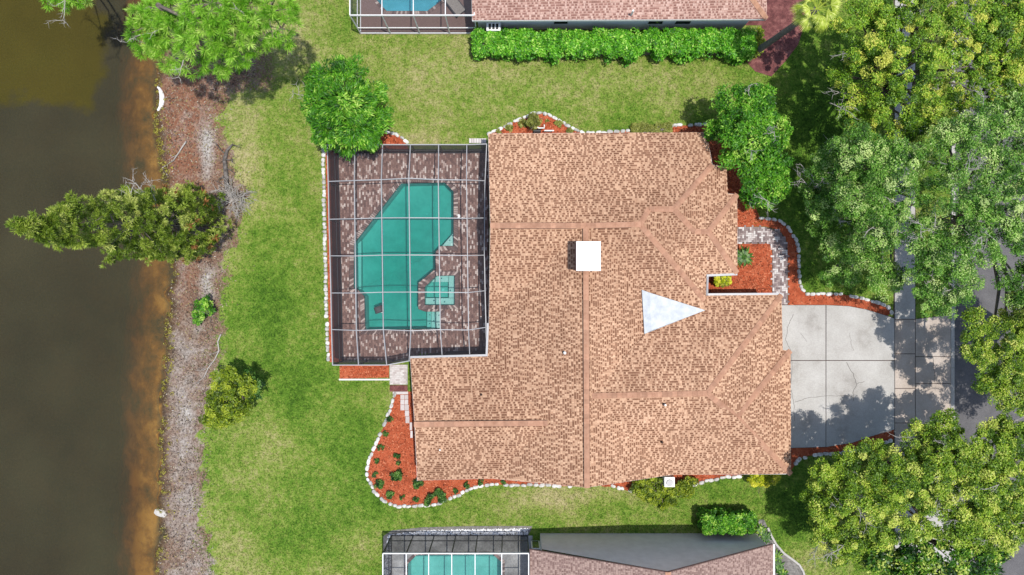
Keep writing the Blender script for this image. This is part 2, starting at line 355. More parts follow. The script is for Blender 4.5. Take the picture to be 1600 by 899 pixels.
# ------------------------------------------------------------------ ground sheet with shore and pond bed
def interp(tab):
    ys = np.array([p[0] for p in tab], float); xs = np.array([p[1] for p in tab], float)
    return lambda y: np.interp(y, ys, xs)
shore = interp([(-600, 250), (0, 246), (90, 243), (140, 239), (190, 238), (240, 245), (290, 250), (340, 258), (400, 262), (430, 265), (460, 257), (475, 263), (500, 255), (540, 255), (600, 250), (660, 247), (700, 246), (760, 247), (810, 245), (860, 240), (899, 240), (1500, 240)])
lawn_edge = interp([(-600, 400), (0, 400), (60, 400), (110, 405), (150, 352), (200, 346), (250, 362), (300, 380), (350, 372), (400, 360), (440, 350), (500, 346), (550, 345), (600, 338), (650, 328), (700, 320), (760, 316), (800, 315), (850, 322), (899, 338), (1500, 340)])
WATER_Z = -0.40
def fbm(x, y, s, seed=0):
    if abs(x) > 38 or abs(y) > 22: return 0.0
    return mnoise.fractal(Vector((x * s + seed, y * s - seed, seed)), 1.0, 2.0, 3)
def axis(lo, hi, fine, marks, far):
    a = list(np.arange(lo, hi + 1e-6, fine))
    a = [v for v in a if all(abs(v - m) > fine * 0.45 for m in marks)] + list(marks)
    d = fine; x = hi
    while x < far: d *= 1.6; x += d; a.append(x)
    d = fine; x = lo
    while x > -far: d *= 1.6; x -= d; a.append(x)
    return np.array(sorted(a))
# rectangular openings in the lawn for the three pools (plan px): x0,x1,y0,y1
HOLES = [(545, 722, 280, 525), (566, 700, -110, 30), (630, 790, 860, 990)]
mx_ = sorted({(h[i] - 800) / PPM for h in HOLES for i in (0, 1)}); my_ = sorted({(449.5 - h[i]) / PPM for h in HOLES for i in (2, 3)})
gx = axis(-36, 36, 0.25, mx_, 420); gy = axis(-20, 20, 0.25, my_, 420)
X, Y = np.meshgrid(gx, gy)
PX = X * PPM + 800; PY = 449.5 - Y * PPM
wob = np.array([fbm(x, y, 0.8, 3) for x, y in zip(X.ravel(), Y.ravel())]).reshape(X.shape) if X.size < 200000 else np.zeros_like(X)
wob2 = np.array([fbm(x, y, 2.3, 9) for x, y in zip(X.ravel(), Y.ravel())]).reshape(X.shape)
d = (PX - shore(PY)) / PPM + 0.22 * wob + 0.16 * wob2
def sstep(a, b, x):
    t = np.clip((x - a) / (b - a), 0, 1); return t * t * (3 - 2 * t)
Z = np.where(d >= 0, WATER_Z + 0.40 * sstep(-0.4, 3.4, d) , WATER_Z)
Z = np.where(d < 0, WATER_Z + 0.40 * sstep(-0.4, 3.4, d) - 0.10 * np.clip(-d, 0, 6) - 0.13 * np.clip(-d, 0, 5) ** 2, Z)
Z += np.where(d < 3.4, 0.05 * wob * sstep(3.6, 2.4, d), 0.0)
keep_flat = sstep(3.6, 2.4, d)
le = (PX - lawn_edge(PY)) / PPM + .75 * wob + .55 * wob2
dirt = 1 - sstep(-0.55, 0.55, le)
dirt = np.maximum(dirt, np.where((PY < 165) & (PX < 470), 0.75 * sstep(470, 400, PX) * sstep(165, 130, PY) * sstep(20, 60, PY), 0))
rust = 0.22 + 0.75 * np.exp(-(((PX - 285) / 70) ** 2 + ((PY - 180) / 95) ** 2)) + 0.45 * np.exp(-(((PX - 290) / 40) ** 2 + ((PY - 300) / 90) ** 2)) + 0.3 * np.exp(-(((PX - 290) / 40) ** 2 + ((PY - 440) / 40) ** 2))
sand = np.exp(-(((PX - 322) / 12) ** 2 + ((PY - 235) / 48) ** 2)) + 0.9 * np.exp(-(((PX - 322) / 11) ** 2 + ((PY - 445) / 35) ** 2)) + 0.5 * np.exp(-(((PX - 288) / 26) ** 2)) * sstep(480, 560, PY) + 0.7 * np.exp(-(((PX - 335) / 16) ** 2 + ((PY - 890) / 30) ** 2))
dry = 0.47 + 0 * PX
DRY = ((440, 60, 70, 60, .32), (690, 110, 90, 40, .16), (380, 250, 40, 110, .35), (1120, 130, 40, 30, .2), (850, 120, 200, 60, .10), (960, 770, 110, 20, .28), (840, 785, 60, 22, .3), (380, 700, 40, 60, .12), (470, 690, 60, 60, .05), (360, 860, 40, 40, .3), (430, 470, 60, 130, -.22), (560, 690, 60, 120, -.16), (480, 600, 50, 60, -.2), (430, 830, 80, 60, -.08), (1235, 800, 60, 70, -.28), (1300, 870, 60, 40, .2), (760, 60, 150, 20, .1), (1290, 250, 120, 200, -.3), (600, 800, 100, 30, -.1), (1130, 770, 60, 20, -.1), (650, 150, 50, 60, .08), (640, 218, 60, 14, .3))
for (cx, cy, rx, ry, a) in DRY:
    dry = dry + a * np.exp(-(((PX - cx) / rx) ** 2 + ((PY - cy) / ry) ** 2))
bedm = sstep(-0.02, -0.35, d)
def cellhole(cx, cy):
    px = cx * PPM + 800; py = 449.5 - cy * PPM
    return any(h[0] < px < h[1] and h[2] < py < h[3] for h in HOLES)
nyy, nxx = X.shape
idx = np.arange(nyy * nxx).reshape(nyy, nxx)
faces = []
cxm = (gx[1:] + gx[:-1]) / 2; cym = (gy[1:] + gy[:-1]) / 2
HM = np.zeros((nyy - 1, nxx - 1), bool)
for h in HOLES:
    HM |= ((449.5 - cym * PPM > h[2]) & (449.5 - cym * PPM < h[3]))[:, None] & ((cxm * PPM + 800 > h[0]) & (cxm * PPM + 800 < h[1]))[None, :]
q = np.stack([idx[:-1, :-1], idx[:-1, 1:], idx[1:, 1:], idx[1:, :-1]], -1)[~HM]
gme = bpy.data.meshes.new('ground')
gme.from_pydata(np.stack([X.ravel(), Y.ravel(), Z.ravel()], -1).tolist(), [], q.tolist())
for nm, arr in (('dirt', dirt), ('rust', rust), ('sand', sand), ('dry', dry), ('bed', bedm), ('wet', sstep(.75, .05, d))):
    a = gme.attributes.new(nm, 'FLOAT', 'POINT'); a.data.foreach_set('value', arr.ravel().astype(np.float32))
gme.polygons.foreach_set('use_smooth', [True] * len(gme.polygons))
ground = tag(link('ground', gme, M['ground']), kind='structure')
def ground_z(px, py):
    dd = (px - float(shore(py))) / PPM
    t = min(max((dd + 0.4) / 3.8, 0), 1); return WATER_Z + 0.4 * t * t * (3 - 2 * t)

# lake water: closed slab that dips below the bed
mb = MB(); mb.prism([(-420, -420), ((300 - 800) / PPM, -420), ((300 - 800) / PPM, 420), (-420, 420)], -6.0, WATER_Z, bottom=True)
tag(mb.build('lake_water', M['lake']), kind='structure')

# ------------------------------------------------------------------ paving: road, kerb, walk, drive
def slab(parent, name, pts, z0, z1, mat, gap=0.012):
    mb = MB(); c = sum((Vector((p[0], p[1])) for p in pts), Vector((0, 0))) / len(pts)
    pp = []
    for p in pts:
        v = Vector((p[0], p[1])); dd = (c - v); pp.append(v + dd.normalized() * gap)
    mb.prism(pp, z0, z1); return mb.build(name, mat, parent)
def P2(pts): return [T(*p).xy for p in pts]
mb = MB(); mb.prism(P2([(1491, 2600), (1760, 2600), (1760, -1700), (1491, -1700)]), -0.05, 0.012)
tag(mb.build('road', M['asphalt']), kind='structure')
kerb = tag(wempty('kerb', T(1488, 450)), kind='structure')
for y0 in range(-250, 1150, 75):
    mb = MB(); mb.prism(P2([(1485.4, y0 + 74.6), (1490.8, y0 + 74.6), (1490.8, y0), (1485.4, y0)]), -0.05, 0.11 if not (480 < y0 < 640) else 0.045)
    mb.build('kerb_stone', M['concrete'], kerb)
walk = tag(wempty('sidewalk', T(1413, 450)), kind='structure')
for y0, y1 in [(-100, -40), (-40, 20), (20, 80), (80, 140), (140, 200), (200, 260), (260, 320), (320, 380), (380, 440), (440, 499), (499, 553), (553, 607), (607, 661), (661, 715), (715, 775), (775, 835), (835, 895), (895, 955)]:
    slab(walk, 'paving_slab', P2([(1397.6, y1 - .3), (1429.2, y1 - .3), (1429.2, y0 + .3), (1397.6, y0 + .3)]), -0.1, 0.05, M['warmconcrete'] if 440 < y0 < 700 else M['concrete'])
mb = MB(); mb.prism(P2([(1204, 701), (1236, 701), (1290, 699.5), (1331, 693), (1362, 682.5), (1396, 672.5), (1396, 960), (1430.5, 960), (1430.5, 677), (1485.2, 690.5), (1485.2, 491.5), (1430.5, 498.5), (1430.5, -110), (1396, -110), (1396, 496.5), (1386, 493), (1354, 483.5), (1325, 478), (1290, 476.5), (1204, 476.5)]), -.12, .012)
tag(mb.build('paving_base', M['joint']), kind='structure')
drive = tag(wempty('driveway', T(1310, 590)), kind='structure')
slab(drive, 'concrete_slab', P2([(1205, 563), (1289.6, 563), (1289.6, 477), (1205, 477)]), -0.1, 0.05, M['concrete'])
slab(drive, 'concrete_slab', P2([(1290.4, 563), (1397, 563), (1397, 498), (1386, 494), (1354, 484), (1325, 478.5), (1290.4, 477)]), -0.1, 0.05, M['concrete'])
slab(drive, 'concrete_slab', P2([(1205, 700), (1236, 700), (1289.6, 698.5), (1289.6, 563.8), (1205, 563.8)]), -0.1, 0.05, M['concrete'])
slab(drive, 'concrete_slab', P2([(1290.4, 698.5), (1331, 692), (1362, 681.5), (1397, 671), (1397, 563.8), (1290.4, 563.8)]), -0.1, 0.05, M['concrete'])
apron = tag(wempty('driveway_apron', T(1457, 590)), kind='structure')
for pts in ([(1430, 557), (1485, 557), (1485, 492), (1430, 499)], [(1430, 599), (1485, 599), (1485, 557.6), (1430, 557.6)], [(1430, 676), (1485, 690), (1485, 599.6), (1430, 599.6)]):
    slab(apron, 'concrete_slab', P2(pts), -0.1, 0.045, M['warmconcrete'])
def crack(parent, pts, w=0.022, z=0.0535):
    mb = MB(); P = []
    for i in range(len(pts) - 1):
        a = T(*pts[i]); b = T(*pts[i + 1])
        for k in range(5):
            q = a.lerp(b, k / 5); P.append(q + Vector((R.uniform(-.03, .03), R.uniform(-.03, .03), 0)))
    P.append(T(*pts[-1]))
    for i in range(len(P) - 1):
        dd = (P[i + 1] - P[i]).normalized(); s = Vector((-dd.y, dd.x, 0)) * w / 2
        a, b = P[i], P[i + 1]
        up = Vector((0, 0, z)); mb.poly([a - s + up, b - s + up, b + s + up, a + s + up])
    mb.build('crack', M['crack'], parent)
crack(drive, [(1239, 491), (1231, 510), (1227, 530), (1235, 548), (1237, 580), (1234, 605), (1240, 630), (1241, 658)])
crack(drive, [(1322, 566), (1332, 584), (1338, 600), (1332, 614), (1333, 626)], 0.03)
crack(drive, [(1338, 600), (1350, 596)])
crack(drive, [(1242, 629), (1260, 622), (1290, 618), (1331, 619)])
crack(drive, [(1327, 520), (1330, 540), (1333, 548)], 0.014); crack(drive, [(1250, 521), (1260, 534)], 0.014)
crack(apron, [(1457, 558), (1460, 598)], 0.03, 0.0485)

# ------------------------------------------------------------------ beds of mulch
def point_in(poly, x, y):
    ins = False; n = len(poly); j = n - 1
    for i in range(n):
        xi, yi = poly[i][0], poly[i][1]; xj, yj = poly[j][0], poly[j][1]
        if (yi > y) != (yj > y) and x < (xj - xi) * (y - yi) / (yj - yi) + xi: ins = not ins
        j = i
    return ins
def np_in(poly, x, y):
    ins = np.zeros(x.shape, bool); n = len(poly); j = n - 1
    for i in range(n):
        xi, yi = poly[i]; xj, yj = poly[j]
        if yi != yj:
            ins ^= ((yi > y) != (yj > y)) & (x < (xj - xi) * (y - yi) / (yj - yi) + xi)
        j = i
    return ins
NOGRASS = []      # plan-px polygons where no grass grows
def chips(name, poly, dens, mat, parent, z, size=(0.05, 0.12), tmin=0.0):
    xs = [p[0] for p in poly]; ys = [p[1] for p in poly]
    area = abs(sum(poly[i][0] * poly[i - 1][1] - poly[i - 1][0] * poly[i][1] for i in range(len(poly)))) / 2 / PPM ** 2
    n = int(area * dens * 1.6) + 4
    x = NR.uniform(min(xs), max(xs), n * 2); y = NR.uniform(min(ys), max(ys), n * 2)
    k = np_in(poly, x, y); x, y = x[k][:n], y[k][:n]; n = len(x)
    cx = (x - 800) / PPM; cy = (449.5 - y) / PPM
    an = NR.uniform(0, math.pi, n); L = NR.uniform(size[0], size[1], n); W = L * NR.uniform(.25, .6, n)
    tz = NR.uniform(-.02, .03, n); zz = z + NR.uniform(.006, .03, n)
    c, s = np.cos(an), np.sin(an)
    P = np.stack([np.stack([cx + (a * L * c - b * W * s) / 2, cy + (a * L * s + b * W * c) / 2, zz + a * tz + b * tz * .5], -1) for a, b in ((-1, -1), (1, -1), (1, 1), (-1, 1))], 1)
    me = np_mesh(name, P.reshape(-1, 3), 4, NR.uniform(tmin, 1, n))
    o = link(name, me, mat, parent); o['kind'] = 'stuff'; return o
def bed(name, poly, mat='mulch', chipmat='chip', z=0.03, dens=90):
    NOGRASS.append(poly)
    mb = MB(); mb.prism(P2(poly), -0.1, z)
    o = tag(mb.build(name, M[mat]), kind='structure')
    if chipmat: chips('wood_chips', poly, dens, M[chipmat], o, z)
    return o
wing_edge = [(617, 617), (611, 636), (605, 651), (598.6, 669), (588, 690), (578, 715), (573, 736), (575.6, 748.6), (584.5, 766.5), (598.6, 782), (619, 791), (652, 791), (683, 787), (713.7, 775), (739, 761), (765, 757), (806, 757.5), (850, 758), (893, 760)]
bed('mulch_bed', wing_edge + [(893, 722), (690, 722), (672, 640), (672, 612), (637, 612), (620, 612)])
bed('mulch_bed', [(531, 592), (608, 590), (608, 570), (531, 571)])
bed('mulch_bed', [(609, 612), (637, 612), (637, 602), (609, 602)], 'darkmulch', None)
north_edge = [(765, 209), (781, 202), (803, 191), (820, 183.5), (833, 178), (845, 176), (862, 182), (879, 192), (896, 202), (913, 208), (940, 208), (984, 204)]
bed('mulch_bed', [(984, 230), (984, 204)] + north_edge[::-1] + [(765, 236), (984, 236)])
bed('mulch_bed', [(1046, 236), (1075, 236), (1080, 286), (1106, 286), (1106, 320), (1120, 320), (1120, 360), (1153, 355), (1190, 347), (1170, 300), (1140, 230), (1122, 198), (1090, 196), (1048, 197)])
bed('mulch_bed', [(1076, 470), (1206, 470), (1206, 388.5), (1201, 381), (1120, 381), (1120, 424), (1076, 424)])
front_edge = [(1190, 342), (1204, 342), (1217, 345), (1231.7, 356.7), (1241.5, 371), (1247.6, 386), (1247.6, 418), (1249, 442), (1252.5, 453), (1261, 459.5), (1283, 459.5), (1312.4, 460), (1339, 464), (1364, 471.7), (1386, 478), (1392, 489)]
bed('mulch_bed', front_edge + [(1386, 493.5), (1354, 483.5), (1325, 478), (1290, 476.5), (1231.5, 476.5), (1230.5, 384), (1227.5, 372.6), (1217.5, 360), (1195, 354), (1153, 355), (1190, 347.5)])
south_edge = [(1243, 724), (1250, 715.5), (1266, 712), (1286.5, 709), (1309.5, 707.7), (1344, 702), (1373, 695), (1396, 686)]
bed('mulch_bed', [(1236, 700.5), (1290, 699), (1331, 692.5), (1362, 682), (1396, 671.5)] + south_edge[::-1] + [(1236, 735), (1198, 735), (1198, 700.5)])
se_edge = [(1086, 757), (1097, 753), (1108, 750), (1130, 746), (1160, 744)]
bed('mulch_bed', [(1160, 716)] + [(1040, 716), (1040, 760), (1070, 762)] + se_edge)
bed('mulch_bed', [(940, 722), (1000, 722), (1000, 766), (985, 768), (960, 761), (940, 760)])
bed('mulch_bed', [(508.5, 229), (527, 229), (535, 566), (515, 566)], dens=60)
bed('mulch_bed', [(585, 240), (642, 238), (635, 226), (624, 212), (608, 206), (590, 214)])
bed('mulch_bed', [(1165, 96), (1180, 112), (1205, 120), (1228, 95), (1247, 70), (1258, 35), (1262, -40), (1160, -40), (1165, 40), (1190, 40), (1185, 75)], 'darkmulch', None)

# stones along the beds
def stone_mesh(seed):
    import bmesh
    rr = random.Random(seed); bm = bmesh.new(); bmesh.ops.create_icosphere(bm, subdivisions=2, radius=0.5)
    for v in bm.verts:
        n = mnoise.noise(v.co * 1.6 + Vector((seed * 3.1, 0, 0)))
        v.co *= 1 + 0.28 * n
        v.co.x = max(-.44, min(.44, v.co.x)); v.co.y = max(-.42, min(.42, v.co.y)); v.co.z *= 0.75
    me = bpy.data.meshes.new('stone'); bm.to_mesh(me); bm.free(); me.materials.append(M['stone'])
    return me
STONES = [stone_mesh(i) for i in range(7)]
def edging(line, label, step=0.33, size=(0.36, 0.25), skip=None):
    P = [T(*p) for p in line]
    root = wempty('stone_edging', P[0]); tag(root, label, 'edging', 'whitewashed stone edgings of the flower beds')
    acc = 0.0; last = None
    L = [0.0]
    for i in range(len(P) - 1): L.append(L[-1] + (P[i + 1] - P[i]).length)
    s = 0.0
    while s < L[-1]:
        i = max(k for k in range(len(L)) if L[k] <= s); i = min(i, len(P) - 2)
        f = (s - L[i]) / max(L[i + 1] - L[i], 1e-6); p = P[i].lerp(P[i + 1], f); dd = P[i + 1] - P[i]
        st = step * R.uniform(.78, 1.25)
        if R.random() > 0.04:
            o = bpy.data.objects.new('stone', R.choice(STONES)); C.objects.link(o); o.parent = root
            o.location = p - root.location + Vector((R.uniform(-.03, .03), R.uniform(-.03, .03), R.uniform(.03, .075)))
            o.rotation_euler = (R.uniform(-.15, .15), R.uniform(-.15, .15), math.atan2(dd.y, dd.x) + R.choice((0, math.pi)) + R.uniform(-.2, .2))
            k = R.uniform(.82, 1.12)
            o.scale = (st * 1.1, size[1] * k, 0.26 * R.uniform(.8, 1.3))
        s += st
    return root
edging(wing_edge, 'curved stone edging round the large red mulch bed below the pool cage')
edging([(505, 229), (507, 330), (509.5, 450), (513, 566)], 'straight stone edging along the lake side of the pool cage', 0.27, (0.3, 0.28))
edging(north_edge, 'peaked stone edging of the bed at the upper wall of the house')
edging([(1048, 197), (1070, 196), (1095, 195), (1122, 197)], 'short stone edging between the low groundcover and the leafy front tree')
edging(front_edge, 'S curved stone edging between front lawn and red mulch beside the paver path')
edging(south_edge, 'stone edging below the driveway under the shade of the oak')
edging(se_edge, 'short stone edging between olive shrub and yellow shrub')
edging([(958, 760), (972, 763), (986, 768)], 'very short stone edging left of the olive shrub', 0.28)
edging([(606, 208), (620, 210), (629, 217), (640, 226)], 'short stone edging beside the leafy tree at the cage corner')

# ------------------------------------------------------------------ herringbone path, steps
def paver_block(mb, cx, cy, lx, ly, z0, z1, ang, t):
    c, s = math.cos(ang), math.sin(ang); g = 0.006
    hx, hy = lx / 2 - g, ly / 2 - g
    P = [(cx + x * c - y * s, cy + x * s + y * c) for x, y in ((-hx, -hy), (hx, -hy), (hx, hy), (-hx, hy))]
    z1 = z1 + R.uniform(-.003, .003)
    hi = [(p[0], p[1], z1) for p in P]; lo = [(p[0], p[1], z0) for p in P]
    mb.poly(hi, t)
    for i in range(4):
        j = (i + 1) % 4; mb.poly([lo[i], lo[j], hi[j], hi[i]], t)
path_poly = [(1118, 355.5), (1195, 354.5), (1217, 360.5), (1227, 373), (1230, 384), (1230.8, 476.8), (1198, 476.8), (1206.5, 470), (1206.5, 388.5), (1201, 380.6), (1118, 380.4)]
NOGRASS.append(path_poly)
mb = MB(); mb.prism(P2(path_poly), -0.1, 0.03); path = tag(mb.build('garden_path', M['joint']), kind='structure')
mb = MB()
pw, pl = 0.118, 0.236
o0 = T(1118, 476)
for row in range(-10, 60):
    for col in range(-30, 30):
        bx = col * 4 + row; by = row
        for (ox, oy, w, h) in ((0, 0, 2, 1), (2, 0, 1, 2)):
            cx = o0.x + (bx + ox + w / 2) * pw; cy = o0.y + (by + oy + h / 2) * pw
            if ox == 2: cy -= pw * 1
            ppx = cx * PPM + 800; ppy = 449.5 - cy * PPM
            if point_in(path_poly, ppx, ppy):
                t = R.random(); t = R.uniform(.0, .45) if R.random() < .62 else R.uniform(.6, 1)
                paver_block(mb, cx, cy, w * pw, h * pw, 0.0, 0.055, 0.0, t)
o = mb.build('herringbone_paver', M['pathpaver'], path); o['kind'] = 'stuff'
# pale landing pad by the wing and stepping blocks
pad_poly = [(609, 601), (637, 601), (637, 570), (609, 570)]; NOGRASS.append(pad_poly)
mb = MB(); mb.prism(P2(pad_poly), -0.1, 0.04); pad = tag(mb.build('landing_pad', M['concrete']), kind='structure')
mb = MB(); p0 = T(609.5, 601)
for r_ in range(11):
    for c_ in range(6):
        cx = p0.x + (c_ + .5 + (.5 if r_ % 2 else 0)) * .2; cy = p0.y + (r_ + .5) * .113
        if cx + .1 < T(637.5, 0).x: paver_block(mb, cx, cy, .2, .113, .03, .062, 0, R.uniform(.55, 1))
o = mb.build('paver', M['pathpaver'], pad); o['kind'] = 'stuff'
steps = tag(wempty('paver_steps', T(631, 640)), 'pale pink stepped concrete blocks between mulch and wing wall', 'paving')
for (x0, x1, y0, y1) in ((614, 638, 612, 616), (626, 632, 617, 624), (632.5, 638, 617, 624), (626, 632, 624.5, 632), (632.5, 638, 624.5, 632), (626, 632, 632.5, 641), (632.5, 639, 632.5, 641), (633, 639.5, 641.5, 650), (634, 640, 650.5, 661), (640.5, 644, 660, 672), (641.5, 645, 673, 684)):
    mb = MB(); mb.prism(P2([(x0, y1), (x1, y1), (x1, y0), (x0, y0)]), 0.0, 0.075, t=R.uniform(.6, 1)); mb.build('concrete_block', M['pathpaver'], steps)
for (x0, x1, y0, y1, lb) in ((530, 609, 592, 594.2, 'thin white concrete kerb under the mulch strip below the cage'), (733, 760, 217, 224, 'white paver step at the upper right corner of the pool cage')):
    if y1 - y0 < 3:
        mb = MB(); mb.prism(P2([(x0, y1), (x1, y1), (x1, y0), (x0, y0)]), -0.05, 0.07); tag(mb.build('bed_kerb', M['white']), lb, 'kerb')
    else:
        e = tag(wempty('paver_step', T(x0, y1)), lb, 'paving')
        for k in range(7):
            a0 = x0 + k * (x1 - x0) / 7
            mb = MB(); mb.prism(P2([(a0 + .2, y1), (a0 + 3.6, y1), (a0 + 3.6, y0), (a0 + .2, y0)]), -0.05, 0.09, t=R.uniform(.7, 1)); mb.build('paver', M['pathpaver'], e)

# ------------------------------------------------------------------ roofs with real shingle courses
ROT = math.radians(1.1)
FACING = {'N': Vector((math.sin(-ROT), math.cos(ROT))), 'S': Vector((math.sin(ROT), -math.cos(ROT))), 'E': Vector((math.cos(ROT), math.sin(ROT))), 'W': Vector((-math.cos(ROT), -math.sin(ROT)))}
def clip_convex(sub, clipper):
    out = sub
    n = len(clipper)
    for i in range(n):
        a = clipper[i]; b = clipper[(i + 1) % n]; ex, ey = b[0] - a[0], b[1] - a[1]
        inp = out; out = []
        if not inp: return []
        for k in range(len(inp)):
            p = inp[k]; q = inp[(k + 1) % len(inp)]
            sp = ex * (p[1] - a[1]) - ey * (p[0] - a[0]); sq = ex * (q[1] - a[1]) - ey * (q[0] - a[0])
            if sp >= 0: out.append(p)
            if (sp >= 0) != (sq >= 0):
                f = sp / (sp - sq); out.append((p[0] + (q[0] - p[0]) * f, p[1] + (q[1] - p[1]) * f))
    return out
ROWS = {}
def row_tabs(key, row, dark):
    if (key, row) not in ROWS:
        rr = random.Random(hash((ord(key[0]), len(key), row, 17))); u = -34 - rr.random(); L = []
        base = 'l'
        bias = rr.uniform(-.05, .05)
        while u < 34:
            n = mnoise.noise(Vector((u * .8, row * .12, ord(key[0]))))
            pd = (.30 if (L and L[-1][2] < .42) else .80) * dark + .22 * n * dark + bias
            isd = rr.random() < pd
            w = rr.uniform(.08, .17) if isd else rr.uniform(.05, .15)
            t = rr.uniform(0, .36) if isd else rr.uniform(.46, 1)
            L.append((u, u + w, t)); u += w
        ROWS[(key, row)] = L
    return ROWS[(key, row)]
def shingle_face(mb, base, pts, facing, key='', dark=0.8, course=0.138):
    pts = [Vector(p) for p in pts]
    A = np.array([[p.x, p.y, 1] for p in pts]); z = np.array([p.z for p in pts])
    gxx, gyy, c0 = np.linalg.lstsq(A, z, rcond=None)[0]
    dv = FACING[facing]; du = Vector((-dv.y, dv.x))
    s = math.sqrt(1 + gxx * gxx + gyy * gyy); dh = course / s
    P = [(p.x * du.x + p.y * du.y, p.x * dv.x + p.y * dv.y) for p in pts]
    ar = sum(P[i][0] * P[(i + 1) % len(P)][1] - P[(i + 1) % len(P)][0] * P[i][1] for i in range(len(P)))
    if ar < 0: P = P[::-1]
    base.tris([[p - Vector((0, 0, .05)) for p in pts]])
    umin, umax = min(p[0] for p in P), max(p[0] for p in P); vmin, vmax = min(p[1] for p in P), max(p[1] for p in P)
    for row in range(int(math.floor(vmin / dh)), int(math.ceil(vmax / dh)) + 1):
        v0 = row * dh; v1 = v0 + dh
        for (u0, u1, t) in row_tabs(facing + key, row, dark):
            if u1 < umin or u0 > umax: continue
            for (va, vb, tt) in (((v0, v1, t),) if t > .42 else ((v0, v0 + .28 * dh, .6), (v0 + .28 * dh, v1, t))):
                sub = clip_convex([(u0 + .003, va), (u1 - .003, va), (u1 - .003, vb), (u0 + .003, vb)], P)
                if len(sub) < 3: continue
                th = 0.026 if t > .42 else 0.016
                hi = []; lo = []
                for (u, v) in sub:
                    x = u * du.x + v * dv.x; y = u * du.y + v * dv.y; zz = gxx * x + gyy * y + c0
                    hi.append((x, y, zz + .004 + th * (v - v0) / dh)); lo.append((x, y, zz - .02))
                mb.poly(hi, tt)
                n = len(hi)
                for i in range(n):
                    j = (i + 1) % n
                    if sub[i][1] > v1 - 1e-4 and sub[j][1] > v1 - 1e-4 or (abs(sub[i][0] - sub[j][0]) < 1e-6 and t > .42):
                        mb.poly([lo[i], lo[j], hi[j], hi[i]], tt)
def fascia_edges(parent, edges, drop=0.2, mat='white', name='fascia', out=0.0):
    for a, b in edges:
        a = Vector(a); b = Vector(b); d_ = Vector((b.x - a.x, b.y - a.y, 0)).normalized(); n = Vector((d_.y, -d_.x, 0)) * 0.012
        mb = MB()
        mb.beam(a + Vector((0, 0, -drop / 2 - .03)), b + Vector((0, 0, -drop / 2 - .03)), 0.03, drop); mb.build(name, M[mat], parent)
def cap_mesh():
    me = {}
    mb = MB(); L, W, dr = 0.30, 0.155, 0.06
    top = [(0, -W, -dr), (0, 0, 0), (0, W, -dr)]; 
    v = []
    for x, zz in ((0, .030), (L, .012)):
        for (_, y, z) in top: v.append((x, y, z + zz))
    for x, zz in ((0, -.015), (L, -.015)):
        for (_, y, z) in top: v.append((x, y, z + zz))
    mb.v = v
    mb.f = [(0, 3, 4, 1), (1, 4, 5, 2), (0, 1, 7, 6), (1, 2, 8, 7), (3, 9, 10, 4), (4, 10, 11, 5), (0, 6, 9, 3), (2, 5, 11, 8)]; mb.t = [.5] * 8
    return mb.mesh('ridge_cap')
CAPM = cap_mesh(); CAPM.materials.append(M['cap'])
def caps(parent, a, b, lift=0.03, step=0.27, n0=0, flat=1.0):
    a = Vector(a); b = Vector(b); d_ = b - a; n = max(1, int(d_.length / step)); st = d_.length / n
    ang = math.atan2(d_.y, d_.x); pit = -math.asin(d_.z / d_.length)
    for i in range(n):
        o = bpy.data.objects.new('ridge_cap', CAPM); C.objects.link(o); o.parent = parent
        o.location = a + d_ * (i / n) + Vector((0, 0, lift)) - parent.location
        o.rotation_euler = (0, pit, ang); o.scale = (st / .27, 1, flat)
def ridge_vent(parent, a, b):
    mb = MB(); a = Vector(a); b = Vector(b)
    mb.beam(a + Vector((0, 0, .02)), b + Vector((0, 0, .02)), .34, .10); mb.build('ridge_vent', M['vent'], parent)

house = wempty('house', T(900, 480)); tag(house, 'large single storey house with tan shingle roof in the centre', 'house')
E_ = 2.7
kv = dict(a1=(763, 209, E_), a2=(1104, 207, E_), a3=(1113, 258, 3.60), R1w=(766, 353, 5.05), R1m=(915, 353, 5.05), R1e=(1000, 351, 5.05), R2a=(1014, 327, 4.65), R2b=(1053, 327, 4.65),
  C1=(1101, 469, 3.25), C2=(1104, 429, 3.20), H3=(1085, 362, 4.15), H4=(1107, 362, 4.15), C4=(1152, 427, 3.15), b1=(1135, 260, 3.18), b2=(1137, 303, 3.17), b3=(1152, 304, 3.17),
  W1=(764, 505, 2.72), W2=(762, 557, 2.7), W3=(856, 661, 4.18), W4=(770, 748, 2.72), Wn=(641, 560, 2.7), Wp=(648, 663, 4.18), Ws=(652, 751, 2.7), S1=(917, 762, 5.0),
  K1=(1004, 454, 3.56), K2=(1008, 521, 3.52), K3=(1101, 485, 3.12), J=(925, 619, 4.92), Gr=(1105, 615, 4.92), C5=(1103, 462, 2.75), G1=(1221, 461, 2.7), G2=(1223, 547, 2.7), G3=(1151, 652, 4.12), G4=(1235, 548, 2.7), G5=(1236, 741, 2.7), E1=(1050, 742, 2.74))
kv = {k: V(*p) for k, p in kv.items()}
